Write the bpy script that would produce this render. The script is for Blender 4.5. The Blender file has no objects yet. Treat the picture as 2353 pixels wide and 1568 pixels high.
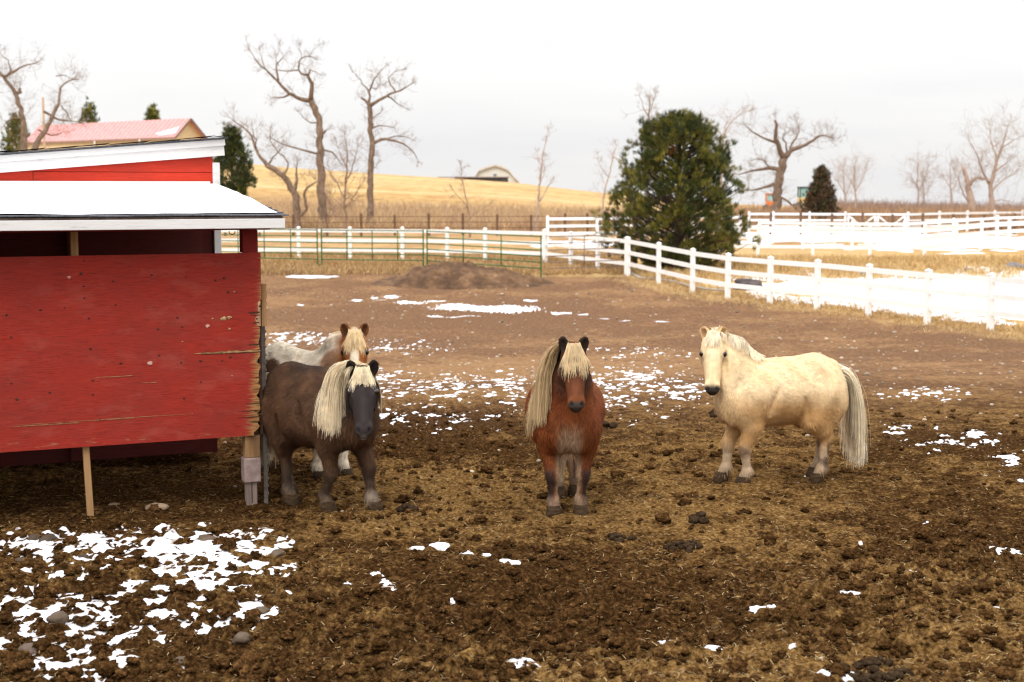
import bpy, math, random
import numpy as np
from mathutils import Vector
rng = np.random.default_rng(7)
random.seed(7)
SC = bpy.context.scene
COL = SC.collection

# ------------------------------------------------------------------ camera geometry
CAM_H = 2.1
PITCH = math.radians(6.06)
F = 3268.0                     # focal length measured on a picture 2353 wide
CX, CY = 1176.5, 784.0
SP, CP = math.sin(PITCH), math.cos(PITCH)

def ray(px, py):
    a, b = (px - CX) / F, (CY - py) / F
    return np.array([a, CP + b * SP, -SP + b * CP])

def at(px, py, y):
    """point seen at (px, py), y metres ahead of the viewer"""
    r = ray(px, py)
    return np.array([0, 0, CAM_H]) + r * (y / r[1])

# ------------------------------------------------------------------ noise
def _hash(ix, iy, seed):
    h = (ix.astype(np.int64) * 374761393 + iy.astype(np.int64) * 668265263 + seed * 1442695041) & 0xFFFFFFFF
    h = ((h ^ (h >> 13)) * 1274126177) & 0xFFFFFFFF
    h = h ^ (h >> 16)
    return (h & 0xFFFF) / 65535.0

def vnoise(x, y, seed=0):
    ix, iy = np.floor(x), np.floor(y)
    fx, fy = x - ix, y - iy
    ix = ix.astype(np.int64); iy = iy.astype(np.int64)
    u = fx * fx * fx * (fx * (fx * 6 - 15) + 10); v = fy * fy * fy * (fy * (fy * 6 - 15) + 10)
    a = _hash(ix, iy, seed); b = _hash(ix + 1, iy, seed)
    c = _hash(ix, iy + 1, seed); d = _hash(ix + 1, iy + 1, seed)
    return (a + (b - a) * u) * (1 - v) + (c + (d - c) * u) * v

def fbm(x, y, seed=0, octv=4, gain=.5):
    s = 0; a = 1; t = 0
    for o in range(octv):
        ca, sa = math.cos(o * 1.1 + .3), math.sin(o * 1.1 + .3)
        s = s + a * vnoise((x * ca - y * sa) * 2.03 ** o, (x * sa + y * ca) * 2.03 ** o, seed + o * 17)
        t += a; a *= gain
    return s / t

def worley(x, y, seed=0):
    ix, iy = np.floor(x).astype(np.int64), np.floor(y).astype(np.int64)
    d1 = np.full(x.shape, 9.0); idv = np.zeros(x.shape)
    for dx in (-1, 0, 1):
        for dy in (-1, 0, 1):
            cx, cy = ix + dx, iy + dy
            px = cx + _hash(cx, cy, seed); py = cy + _hash(cx, cy, seed + 5)
            d = (px - x) ** 2 + (py - y) ** 2
            m = d < d1
            d1 = np.where(m, d, d1); idv = np.where(m, _hash(cx, cy, seed + 11), idv)
    return np.sqrt(d1), idv

def sstep(a, b, x):
    t = np.clip((x - a) / (b - a), 0, 1)
    return t * t * (3 - 2 * t)

# ------------------------------------------------------------------ terrain
_ty = np.arange(-80, 2600, .5)
_tz = np.interp(_ty, [-80, 9, 12, 16, 20, 28, 35, 43, 51, 60, 75, 90, 2600],
                [0, 0, -.05, -.3, -.6, -1.15, -1.4, -1.3, -1.05, -.87, -.8, -.74, -.74])
_k = np.exp(-(np.arange(-12, 13) / 5.) ** 2); _k /= _k.sum()
_tzs = np.convolve(np.pad(_tz, 12, 'edge'), _k, 'valid')
_sky_px = [-2500, -300, 470, 560, 700, 900, 1050, 1180, 1280, 1380, 1500, 1700, 2000, 2353, 5000]
_sky_py = [372, 368, 366, 376, 389, 402, 411, 420, 432, 443, 455, 470, 482, 491, 495]
YS = 250.0

def T(x, y):
    x = np.asarray(x, float); y = np.asarray(y, float)
    z = np.interp(y, _ty, _tzs)
    yy = np.maximum(y, 60)
    px = CX + F * x / yy
    row = np.interp(px, _sky_px, _sky_py)
    H = CAM_H + (437 - row) * YS / F
    s = np.clip((y - 92) / (YS - 92), 0, 1)
    s = s ** 1.25 * (1 - s) + s * (1 - (1 - s) ** 1.6) if False else s * s * (3 - 2 * s) * .55 + s * .45
    z = z + (H + .74) * s
    o = np.maximum(y - YS, 0)
    z = z - np.where(o < 60, .11 * o * o / 120, .11 * (o - 30))
    return z

def hit(px, py):
    """where the sight line through (px, py) meets the terrain"""
    r = ray(px, py); r = r / r[1]
    ys = np.concatenate([np.arange(4, 40, .05), np.arange(40, 400, .2)])
    pz = CAM_H + r[2] * ys
    tz = T(r[0] * ys, ys)
    k = np.argmax(pz <= tz)
    if pz[k] > tz[k]: k = len(ys) - 1
    a, b = (pz - tz)[k - 1], (pz - tz)[k]
    y = ys[k - 1] + (ys[k] - ys[k - 1]) * (a / (a - b) if a != b else 0)
    return np.array([r[0] * y, y, float(T(r[0] * y, y))])

# ------------------------------------------------------------------ mesh helpers
class MB:
    """collects verts / faces / colours of ONE mesh"""
    def __init__(s): s.v = []; s.f = []; s.c = []; s.m = []; s.n = 0
    def add(s, v, f, col=None, mi=0):
        v = np.asarray(v, float).reshape(-1, 3)
        s.v.append(v)
        for q in f: s.f.append(tuple(int(i) + s.n for i in q)); s.m.append(mi)
        c = np.ones((len(v), 3)) if col is None else np.broadcast_to(np.asarray(col, float), (len(v), 3))
        s.c.append(c); s.n += len(v)
    def box(s, lo, hi, mi=0, jit=0, col=None):
        x0, y0, z0 = lo; x1, y1, z1 = hi
        v = np.array([(x0,y0,z0),(x1,y0,z0),(x1,y1,z0),(x0,y1,z0),(x0,y0,z1),(x1,y0,z1),(x1,y1,z1),(x0,y1,z1)], float)
        if jit: v += rng.normal(0, jit, v.shape)
        s.add(v, [(0,3,2,1),(4,5,6,7),(0,1,5,4),(1,2,6,5),(2,3,7,6),(3,0,4,7)], col, mi)
    def beam(s, a, b, w, h, up=(0, 0, 1), mi=0, col=None):
        a = np.asarray(a, float); b = np.asarray(b, float)
        d = b - a; d /= np.linalg.norm(d)
        r = np.cross(d, up); r /= np.linalg.norm(r); u = np.cross(r, d)
        v = [p + r * w / 2 * i + u * h / 2 * j for p in (a, b) for i, j in ((-1, -1), (1, -1), (1, 1), (-1, 1))]
        s.add(v, [(0,1,2,3),(4,7,6,5),(0,4,5,1),(1,5,6,2),(2,6,7,3),(3,7,4,0)], col, mi)
    def tube(s, pts, rad, n=6, mi=0, col=None, cap=True):
        P = np.asarray(pts, float); R = np.broadcast_to(np.asarray(rad, float), (len(P),))
        d = np.gradient(P, axis=0); d /= np.linalg.norm(d, axis=1)[:, None] + 1e-9
        ref = np.array([0, 0, 1.]) if abs(d[0, 2]) < .9 else np.array([1., 0, 0])
        r = np.cross(d[0], ref); r /= np.linalg.norm(r)
        an = np.arange(n) * 2 * math.pi / n
        V = []
        for i in range(len(P)):
            r = r - d[i] * r.dot(d[i]); r /= np.linalg.norm(r) + 1e-9
            b = np.cross(d[i], r)
            V.append(P[i] + R[i] * (np.cos(an)[:, None] * r + np.sin(an)[:, None] * b))
        f = [(i * n + j, i * n + (j + 1) % n, (i + 1) * n + (j + 1) % n, (i + 1) * n + j)
             for i in range(len(P) - 1) for j in range(n)]
        if cap: f += [tuple(range(n - 1, -1, -1)), tuple(range((len(P) - 1) * n, len(P) * n))]
        s.add(np.concatenate(V), f, col, mi)
    def lathe(s, prof, n=16, c=(0, 0, 0), mi=0, col=None):
        an = np.arange(n) * 2 * math.pi / n
        V = [(c[0] + r * math.cos(a), c[1] + r * math.sin(a), c[2] + z) for r, z in prof for a in an]
        f = [(i*n+j, i*n+(j+1)%n, (i+1)*n+(j+1)%n, (i+1)*n+j) for i in range(len(prof)-1) for j in range(n)]
        f += [tuple(range(n-1,-1,-1)), tuple(range((len(prof)-1)*n, len(prof)*n))]
        s.add(V, f, col, mi)
    def build(s, name, mats, parent=None, smooth=False, bevel=0):
        me = bpy.data.meshes.new(name)
        V = np.concatenate(s.v); C = np.concatenate(s.c)
        me.from_pydata(V.tolist(), [], s.f)
        if len(set(s.m)) > 1: me.polygons.foreach_set('material_index', s.m)
        a = me.color_attributes.new('col', 'FLOAT_COLOR', 'POINT')
        a.data.foreach_set('color', np.concatenate([C, np.ones((len(C), 1))], 1).astype(np.float32).ravel())
        return link(me, name, mats, parent, smooth, bevel)

def link(me, name, mats, parent=None, smooth=False, bevel=0):
    for m in (mats if isinstance(mats, (list, tuple)) else [mats]): me.materials.append(m)
    if smooth: me.polygons.foreach_set('use_smooth', [True] * len(me.polygons))
    me.update()
    o = bpy.data.objects.new(name, me); COL.objects.link(o)
    if parent: o.parent = parent
    if bevel:
        b = o.modifiers.new('bevel', 'BEVEL'); b.width = bevel; b.segments = 2; b.limit_method = 'ANGLE'
    return o

def raw_mesh(name, V, tri=None, quad=None, C=None, mats=None, parent=None, smooth=True, attrs=None):
    """fast mesh from numpy arrays"""
    me = bpy.data.meshes.new(name)
    V = np.asarray(V, np.float32)
    fs = []; ls = []
    if quad is not None and len(quad): fs.append(np.asarray(quad, np.int32).ravel()); ls.append(np.full(len(quad), 4, np.int32))
    if tri is not None and len(tri): fs.append(np.asarray(tri, np.int32).ravel()); ls.append(np.full(len(tri), 3, np.int32))
    idx = np.concatenate(fs); ln = np.concatenate(ls)
    me.vertices.add(len(V)); me.vertices.foreach_set('co', V.ravel())
    me.loops.add(len(idx)); me.loops.foreach_set('vertex_index', idx)
    me.polygons.add(len(ln))
    me.polygons.foreach_set('loop_start', np.concatenate([[0], np.cumsum(ln)[:-1]]).astype(np.int32))
    me.polygons.foreach_set('loop_total', ln)
    me.update(calc_edges=True)
    if C is not None:
        a = me.color_attributes.new('col', 'FLOAT_COLOR', 'POINT')
        a.data.foreach_set('color', np.concatenate([C, np.ones((len(C), 1))], 1).astype(np.float32).ravel())
    for k, w in (attrs or {}).items():
        at_ = me.attributes.new(k, 'FLOAT', 'POINT'); at_.data.foreach_set('value', np.asarray(w, np.float32))
    return link(me, name, mats, parent, smooth)

def thing(name, label, cat, loc=(0, 0, 0), rz=0, group=None):
    o = bpy.data.objects.new(name, None); COL.objects.link(o)
    o.empty_display_size = .2
    o.location = [float(v) for v in loc]; o.rotation_euler = (0, 0, rz)
    return tag(o, label, cat, group)

def tag(o, label, cat, group=None, kind=None):
    o['label'] = label; o['category'] = cat
    if group: o['group'] = group
    if kind: o['kind'] = kind
    return o

# ------------------------------------------------------------------ materials
def nmat(name, stops, scale=8, stretch=(1, 1, 1), rough=.8, detail=8, bump=0, bscale=None, spec=.3, attr=None, coord='Object', nrough=.6, bdist=.01, sheen=0):
    """procedural material: noise -> colour ramp (x the vertex colour when attr), optional bump"""
    m = bpy.data.materials.new(name); m.use_nodes = True
    nt = m.node_tree; N = nt.nodes; L = nt.links
    b = N['Principled BSDF']; b.inputs['Roughness'].default_value = rough
    b.inputs['Specular IOR Level'].default_value = spec
    if sheen: b.inputs['Sheen Weight'].default_value = sheen
    tc = N.new('ShaderNodeTexCoord'); mp = N.new('ShaderNodeMapping'); mp.inputs['Scale'].default_value = stretch
    L.new(tc.outputs[coord], mp.inputs['Vector'])
    nz = N.new('ShaderNodeTexNoise'); nz.inputs['Scale'].default_value = scale; nz.inputs['Detail'].default_value = detail
    nz.inputs['Roughness'].default_value = nrough
    L.new(mp.outputs[0], nz.inputs['Vector'])
    cr = N.new('ShaderNodeValToRGB'); ramp(cr, stops)
    L.new(nz.outputs['Fac'], cr.inputs[0])
    out = cr.outputs[0]
    if attr:
        at_ = N.new('ShaderNodeAttribute'); at_.attribute_name = attr
        mx = N.new('ShaderNodeMix'); mx.data_type = 'RGBA'; mx.blend_type = 'MULTIPLY'; mx.inputs[0].default_value = 1
        L.new(out, mx.inputs[6]); L.new(at_.outputs['Color'], mx.inputs[7]); out = mx.outputs[2]
    L.new(out, b.inputs['Base Color'])
    if bump:
        n2 = N.new('ShaderNodeTexNoise'); n2.inputs['Scale'].default_value = bscale or scale * 3; n2.inputs['Detail'].default_value = 6
        L.new(mp.outputs[0], n2.inputs['Vector'])
        bp = N.new('ShaderNodeBump'); bp.inputs['Strength'].default_value = bump; bp.inputs['Distance'].default_value = bdist
        L.new(n2.outputs['Fac'], bp.inputs['Height']); L.new(bp.outputs[0], b.inputs['Normal'])
    m['out'] = 1
    return m

def ramp(cr, stops):
    e = cr.color_ramp.elements
    while len(e) > 1: e.remove(e[-1])
    e[0].position = stops[0][0]; e[0].color = (*stops[0][1], 1)
    for p, c in stops[1:]:
        n = e.new(p); n.color = (*c, 1)
    return cr

def two(c1, c2, lo=.35, hi=.65): return [(lo, c1), (hi, c2)]

M = {}
M['vinyl'] = nmat('white_vinyl', two((.85, .84, .83), (.78, .765, .74), .45, .75), 3, rough=.35, spec=.5)
M['white_paint'] = nmat('white_paint', [(.3, (.72, .71, .7)), (.62, (.66, .65, .65)), (.78, (.5, .47, .43))], 6, (1, 6, 6), rough=.55, bump=.15)
M['green_steel'] = nmat('green_steel', two((.012, .13, .03), (.03, .1, .035)), 12, rough=.4)
M['rusty_steel'] = nmat('rusty_steel', two((.16, .11, .08), (.26, .2, .17)), 15, rough=.7)
M['brown_wood'] = nmat('brown_wood', two((.11, .06, .035), (.17, .10, .06)), 20, (1, 1, .15), rough=.9)
M['bark'] = nmat('bark', two((.11, .075, .05), (.28, .2, .145)), 9, (1, 1, .35), rough=.95, bump=.6, bscale=14, bdist=.05)
M['twig'] = nmat('twig', two((.2, .13, .09), (.33, .225, .165)), 4, rough=.9)
M['pale_twig'] = nmat('pale_twig', two((.34, .25, .2), (.45, .34, .27)), 4, rough=.9)  # paler copy of twig: overexposed fading of far trees put into the colour
M['snow'] = nmat('snow', two((.86, .87, .9), (.8, .81, .85)), 25, rough=.6, bump=.5, bscale=60, bdist=.01, spec=.2)

def see_through(m, k):
    """hair and needles let some light through"""
    nt = m.node_tree; N = nt.nodes; L = nt.links; b = N['Principled BSDF']; out = N['Material Output']
    t = N.new('ShaderNodeBsdfTranslucent'); L.new(b.inputs['Base Color'].links[0].from_socket, t.inputs['Color'])
    mx = N.new('ShaderNodeMixShader'); mx.inputs[0].default_value = k
    L.new(b.outputs[0], mx.inputs[1]); L.new(t.outputs[0], mx.inputs[2]); L.new(mx.outputs[0], out.inputs['Surface']); return m
def snow_thin():
    m = nmat('patchy_snow', two((.80, .81, .85), (.72, .73, .78)), 25, rough=.7, bump=.8, bscale=55, bdist=.012, spec=.1)
    nt = m.node_tree; N = nt.nodes; L = nt.links; b = N['Principled BSDF']
    src = b.inputs['Base Color'].links[0].from_socket
    a = N.new('ShaderNodeAttribute'); a.attribute_name = 'thick'
    nz = N.new('ShaderNodeTexNoise'); nz.inputs['Scale'].default_value = 70; nz.inputs['Detail'].default_value = 5
    ad = N.new('ShaderNodeMath'); ad.operation = 'ADD'; L.new(a.outputs['Fac'], ad.inputs[0]); L.new(nz.outputs['Fac'], ad.inputs[1])
    cr = ramp(N.new('ShaderNodeValToRGB'), [(.55, (.75, .75, .75)), (.95, (0, 0, 0))]); L.new(ad.outputs[0], cr.inputs[0])
    mx = N.new('ShaderNodeMix'); mx.data_type = 'RGBA'; L.new(cr.outputs[0], mx.inputs[0]); L.new(src, mx.inputs[6]); mx.inputs[7].default_value = (.24, .17, .11, 1)
    L.new(mx.outputs[2], b.inputs['Base Color']); return m
M['snow_thin'] = snow_thin()
# ------------------------------------------------------------------ ground sheet
def grow(start, end, d0, g):
    out = [start]; d = d0
    while out[-1] < end: out.append(out[-1] + d); d *= 1 + g
    return out
xs = np.arange(-4.6, 4.601, .021)
xr = np.array(grow(4.6, 900, .022, .026)[1:])
GX = np.concatenate([-xr[::-1], xs, xr])
GY = np.array(sorted(set(
    [-v for v in grow(0, 80, .6, .25)[1:]] + list(np.arange(0, 5.2, .2)) + list(np.arange(5.2, 8, .0165)) +
    list(np.arange(8, 13, .026)) + grow(13, 2500, .03, .0115))))
X, Y = np.meshgrid(GX, GY)
BASE = T(X, Y)

# fence posts of the near white run, from the photograph's post feet
FENCE_PX = [(1443, 635), (1513, 653), (1591, 673), (1672, 689), (1769, 700), (1877, 711), (1995, 727), (2130, 746), (2275, 761), (2440, 784), (2630, 806)]
FENCE = [hit(*p) for p in FENCE_PX]
YARD = [(-60, -30)] + [(-60, 52)] + [tuple(hit(600, 617)[:2]), tuple(hit(735, 621)[:2]), tuple(hit(1000, 617)[:2]), tuple(hit(1243, 630)[:2])] + [tuple(p[:2]) for p in FENCE] + [(22, 10), (30, -30)]

def poly_signed(x, y, poly):
    """distance to the outline, positive inside"""
    ins = np.zeros(x.shape, bool); d = np.full(x.shape, 1e9)
    n = len(poly)
    for i in range(n):
        (ax, ay), (bx, by) = poly[i], poly[(i + 1) % n]
        c = ((ay > y) != (by > y)) & (x < (bx - ax) * (y - ay) / (by - ay + 1e-12) + ax)
        ins ^= c
        ex, ey = bx - ax, by - ay
        t = np.clip(((x - ax) * ex + (y - ay) * ey) / (ex * ex + ey * ey + 1e-12), 0, 1)
        d = np.minimum(d, np.hypot(x - ax - t * ex, y - ay - t * ey))
    return np.where(ins, d, -d)

yd = poly_signed(X, Y, YARD)
yard = sstep(-.7, .9, yd + (fbm(X * .8, Y * .8, 3) - .5) * 1.6 - .3)       # 1 on mud, 0 on dry grass

def blob(px, py, rx, ry, X=X, Y=Y):
    """soft patch on the ground given as an ellipse seen in the photograph"""
    c = hit(px, py); a = hit(px + rx, py); b0 = hit(px, py + ry); b1 = hit(px, py - ry)
    wx = abs(a[0] - c[0]); wy = abs(b1[1] - b0[1]) / 2
    # follow the sight line so that far patches keep their place
    xx = X - c[0] * Y / c[1]
    return np.exp(-((xx / wx) ** 2 + ((Y - c[1]) / wy) ** 2))

# churned, lumpy zones
churn = np.clip(blob(230, 1400, 430, 170) * 1.1 + blob(1150, 1420, 430, 120) * .8 + blob(2000, 1400, 380, 130) * .55 +
                blob(2250, 1300, 260, 120) * .6 + blob(700, 1520, 900, 90) * .7 + blob(1000, 930, 260, 90) * .6 + .10, 0, 1.1)
near = 1 - sstep(12, 26, Y)
w1, id1 = worley(X * 7.5, Y * 7.5, 31)
w2, id2 = worley(X * 17, Y * 17, 77)
n_lo = fbm(X * .55, Y * .55, 5, 3) - .5
n_mid = fbm(X * 3.1, Y * 3.1, 15, 4) - .5
n_hi = fbm(X * 13, Y * 13, 25, 4, .6) - .5
wx_, wy_ = X + (vnoise(X * 9, Y * 9, 91) - .5) * .09, Y + (vnoise(X * 9, Y * 9, 93) - .5) * .09
w1, id1 = worley(wx_ * 7.5, wy_ * 7.5, 31)
w2, id2 = worley(wx_ * 17, wy_ * 17, 77)
c1 = np.clip(1 - (w1 / (.25 + .45 * id1)) ** 2 + n_hi * 1.2, 0, 1) ** .7 * (id1 > .5)
c2 = np.clip(1 - (w2 / (.3 + .4 * id2)) ** 2, 0, 1) ** .7 * (id2 > .4)
hoofp = np.clip(1 - worley(X * 4.3 + 3, Y * 4.3, 55)[0] / .33, 0, 1)           # hoof prints
MUD = (n_lo * .06 + n_mid * (.03 + .07 * churn) + n_hi * (.02 + .055 * churn) + c1 * .034 * churn + c2 * (.007 + .016 * churn) + (fbm(X * 29, Y * 29, 125, 2) - .5) * (.008 + .022 * churn) - hoofp * .02 * (1 - churn * .5)) * near
rough_far = (fbm(X * 1.2, Y * 1.2, 45, 3) - .5) * .12 * sstep(10, 30, Y) * (1 - sstep(150, 300, Y))
# keep it calm under the shed and level under the hooves
MUD *= 1 - .5 * blob(330, 1130, 330, 60)
GZ = BASE + MUD + rough_far

def ground_z(x, y):
    i = int(np.clip(np.searchsorted(GX, x), 1, len(GX) - 1)); j = int(np.clip(np.searchsorted(GY, y), 1, len(GY) - 1))
    return float(GZ[j - 1:j + 1, i - 1:i + 1].mean())

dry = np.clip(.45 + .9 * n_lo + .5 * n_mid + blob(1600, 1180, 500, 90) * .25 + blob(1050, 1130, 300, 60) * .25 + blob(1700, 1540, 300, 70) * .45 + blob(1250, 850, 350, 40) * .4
              - blob(1200, 1400, 350, 110) * .4 - blob(250, 1130, 350, 80) * .25 - blob(2000, 1420, 330, 120) * .2 - blob(1150, 735, 350, 25) * .5 - blob(950, 980, 300, 40) * .35 - .06 * churn + blob(1450, 1545, 450, 45) * .35 + blob(2250, 1500, 200, 50) * .2, 0, 1)  # the mid-distance cut paints a shadow band by lowering the dryness
far = sstep(11, 24, Y)
jj, ii = np.meshgrid(np.arange(len(GY) - 1), np.arange(len(GX) - 1), indexing='ij')
nx = len(GX)
q = np.stack([jj * nx + ii, jj * nx + ii + 1, (jj + 1) * nx + ii + 1, (jj + 1) * nx + ii], -1).reshape(-1, 4)

def ground_mat():
    m = bpy.data.materials.new('paddock_ground'); m.use_nodes = True
    nt = m.node_tree; N = nt.nodes; L = nt.links
    b = N['Principled BSDF']; b.inputs['Roughness'].default_value = 1; b.inputs['Specular IOR Level'].default_value = .0
    tc = N.new('ShaderNodeTexCoord')
    def noise(sc, det=8, ro=.65, st=(1, 1, 1)):
        mp = N.new('ShaderNodeMapping'); mp.inputs['Scale'].default_value = st; L.new(tc.outputs['Object'], mp.inputs['Vector'])
        n = N.new('ShaderNodeTexNoise'); n.inputs['Scale'].default_value = sc; n.inputs['Detail'].default_value = det; n.inputs['Roughness'].default_value = ro
        L.new(mp.outputs[0], n.inputs['Vector']); return n.outputs['Fac']
    def mix(f, a, c, mode='MIX'):
        x = N.new('ShaderNodeMix'); x.data_type = 'RGBA'; x.blend_type = mode
        if isinstance(f, (int, float)): x.inputs[0].default_value = f
        else: L.new(f, x.inputs[0])
        for s, v in ((6, a), (7, c)):
            if isinstance(v, tuple): x.inputs[s].default_value = (*v, 1)
            else: L.new(v, x.inputs[s])
        return x.outputs[2]
    def rmp(f, stops):
        c = ramp(N.new('ShaderNodeValToRGB'), stops); L.new(f, c.inputs[0]); return c.outputs[0]
    def attr(n):
        a = N.new('ShaderNodeAttribute'); a.attribute_name = n; return a.outputs['Fac']
    def math_(op, a, c):
        x = N.new('ShaderNodeMath'); x.operation = op
        for s, v in ((0, a), (1, c)):
            if isinstance(v, (int, float)): x.inputs[s].default_value = v
            else: L.new(v, x.inputs[s])
        return x.outputs[0]
    fine = noise(38, 10, .72); mid = noise(7, 9, .7); spk = noise(95, 4, .6)
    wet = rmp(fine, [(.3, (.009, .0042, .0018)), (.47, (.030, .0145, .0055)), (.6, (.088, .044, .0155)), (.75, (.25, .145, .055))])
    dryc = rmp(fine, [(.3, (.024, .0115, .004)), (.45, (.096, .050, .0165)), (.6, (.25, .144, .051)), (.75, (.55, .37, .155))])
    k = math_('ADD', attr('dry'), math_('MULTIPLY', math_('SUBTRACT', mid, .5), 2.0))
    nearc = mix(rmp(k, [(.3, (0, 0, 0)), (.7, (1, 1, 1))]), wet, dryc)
    farw = rmp(noise(14, 10, .75), [(.3, (.070, .036, .021)), (.5, (.155, .087, .051)), (.66, (.245, .15, .092)), (.76, (.45, .33, .23))])
    fard = rmp(noise(11, 10, .75), [(.3, (.135, .072, .036)), (.55, (.27, .16, .084)), (.72, (.46, .32, .185))])
    farc = mix(rmp(k, [(.35, (0, 0, 0)), (.75, (1, 1, 1))]), farw, fard)
    mud = mix(attr('far'), nearc, farc)
    grass = rmp(noise(.6, 10, .7, (1, .5, 1)), [(.3, (.27, .16, .066)), (.45, (.39, .25, .11)), (.58, (.50, .345, .16)), (.72, (.58, .43, .235))])
    gfine = rmp(noise(9, 6, .8, (1, .4, 1)), [(.3, (.62, .6, .56)), (.7, (1.15, 1.15, 1.12))])
    grass = mix(1.0, grass, gfine, 'MULTIPLY')
    streak = noise(.035, 6, .6, (.45, 1.6, 1))
    grass = mix(rmp(streak, [(.42, (0, 0, 0)), (.6, (.5, .5, .5))]), grass, (.58, .44, .25))
    grass = mix(rmp(noise(.05, 6, .65, (.5, 1.3, 1.5)), [(.5, (0, 0, 0)), (.66, (.6, .6, .6))]), grass, (.40, .25, .11))
    brown = rmp(noise(.45, 8, .7, (1, .4, 1)), [(.35, (.26, .155, .085)), (.65, (.42, .27, .135))])
    grass = mix(attr('scrub'), grass, brown)
    col = mix(attr('yard'), grass, mud)
    L.new(col, b.inputs['Base Color'])
    bp = N.new('ShaderNodeBump'); bp.inputs['Strength'].default_value = .9; bp.inputs['Distance'].default_value = .02
    L.new(math_('ADD', fine, math_('MULTIPLY', spk, .5)), bp.inputs['Height']); L.new(bp.outputs[0], b.inputs['Normal'])
    return m
PXc = CX + F * X / np.maximum(Y, 20)
rowv = 437 + F * (CAM_H - GZ) / np.maximum(Y, 20)
scrub = np.clip(sstep(62, 80, Y) * (1 - sstep(115, 170, Y + 40 * (fbm(X * .06, Y * .06, 8) - .5))) * .9 + sstep(4, 30, X / np.maximum(Y, 1) * 100) * sstep(80, 110, Y) * .8, 0, 1)
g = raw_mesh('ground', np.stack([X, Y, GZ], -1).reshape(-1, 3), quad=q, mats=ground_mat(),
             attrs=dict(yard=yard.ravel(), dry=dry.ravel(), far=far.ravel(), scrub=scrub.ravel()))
tag(g, 'churned brown mud of the paddock and the dry golden hill behind it', 'ground', kind='structure')

# ------------------------------------------------------------------ snow lying in the hollows
snow = np.full(X.shape, -1.0)
def patch(px, py, rx, ry, amt=1.0): 
    global snow
    snow = np.maximum(snow, amt * blob(px, py, rx, ry) * 1.6 - 1 + 0)
S = np.zeros(X.shape)
for a in [(120, 1440, 230, 110, 1.0), (330, 1350, 250, 90, .92), (60, 1500, 140, 60, .9), (420, 1255, 210, 45, .62), (150, 1250, 160, 30, .6), (560, 1400, 90, 60, .62), (520, 1300, 130, 40, .6),
          (1000, 900, 190, 45, .74), (1150, 880, 120, 30, .7), (920, 960, 120, 35, .7), (880, 870, 60, 25, .7), (1060, 960, 130, 25, .62),
          (700, 785, 110, 14, .72), (680, 770, 80, 7, .7), (900, 800, 130, 20, .5), (1460, 880, 150, 50, .62), (1560, 900, 110, 30, .55), (1400, 930, 90, 25, .55),
          (2210, 1010, 120, 22, .66), (2330, 1050, 50, 35, .7), (2060, 985, 90, 14, .55), (2130, 905, 110, 18, .5), (1480, 810, 190, 16, .42), (1740, 1090, 70, 10, .45)]:
    S = np.maximum(S, blob(*a[:4]) * a[4])
# single patches: they lie on the ground as thin cakes
K = np.zeros(X.shape)
for a in [(868, 1318, 12, 9), (880, 1334, 12, 9), (886, 1350, 20, 9), (980, 1378, 22, 12), (990, 1362, 12, 8), (955, 1372, 9, 7), (1168, 1291, 18, 4.5), (1008, 1256, 18, 5), (962, 1262, 14, 4), (1075, 1267, 12, 4), (1120, 1270, 10, 3),
          (1045, 1382, 9, 7), (868, 1460, 34, 6), (815, 1453, 24, 6), (1170, 1535, 42, 14), (1130, 1555, 25, 10), (1160, 1512, 18, 8), (1200, 1530, 26, 7), (1067, 1460, 9, 7), (795, 1345, 10, 8), (740, 1375, 13, 6),
          (1727, 1403, 22, 9), (1700, 1390, 9, 5), (1640, 1487, 24, 5), (1545, 1470, 26, 5), (1770, 1400, 10, 5), (1960, 1372, 13, 5), (1925, 1372, 15, 6), (1900, 1345, 7, 4),
          (2120, 1334, 20, 8), (2095, 1326, 8, 5), (2165, 1325, 14, 7), (2200, 1305, 14, 4), (2330, 1275, 40, 13), (2310, 1262, 25, 8), (2315, 1293, 24, 5), (2290, 1352, 20, 7), (1915, 1548, 36, 12), (1900, 1520, 12, 8), (1885, 1538, 16, 6),
          (1825, 1488, 9, 7), (1950, 1430, 11, 5), (1975, 1250, 6, 4), (2125, 1200, 7, 3), (2345, 1104, 6, 4), (1775, 1090, 5, 3), (1860, 1092, 10, 3), (2290, 1415, 14, 3), (2320, 1393, 16, 4),
          (620, 1224, 14, 5), (545, 1222, 12, 5), (560, 1290, 40, 10), (600, 1440, 25, 10), (480, 1555, 16, 8), (640, 1445, 14, 8),
          (1105, 707, 90, 7), (1165, 712, 55, 7), (1060, 703, 40, 5), (940, 697, 32, 3.5), (1000, 692, 20, 3), (1290, 719, 20, 3.5), (1000, 725, 16, 2.5), (1060, 727, 30, 2.5), (900, 682, 16, 4), (870, 690, 10, 3),
          (1220, 692, 16, 3), (1390, 733, 10, 2), (1440, 738, 14, 2), (1520, 742, 14, 2), (820, 690, 10, 4), (1340, 722, 10, 3), (860, 683, 8, 3), (690, 700, 8, 3)]:
    K = np.maximum(K, blob(a[0], a[1], a[2] * 1.25, a[3] * .72))
brk = fbm(X * 5, Y * 5, 63, 4) - .5
brk2 = fbm(X * 16, Y * 16, 67, 3) - .5
onmud = BASE + n_lo * .06 * near
soft = onmud + n_mid * (.03 + .05 * churn) * near + rough_far
brk4 = fbm(X * 42, Y * 42, 69, 2) - .5
midz = sstep(8.6, 9.6, Y)
bA = fbm(X * 8, Y * 8, 163, 3) - .5; bB = fbm(X * 21, Y * 21, 167, 3) - .5
lvl1 = np.where(midz > .5, soft + .05 * (S - .80) + bA * .10 + bB * .075 + brk4 * .02, soft + .10 * (S - .33) + brk * .07 + brk2 * .105 + brk4 * .075) - (S < .12) * .5
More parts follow.
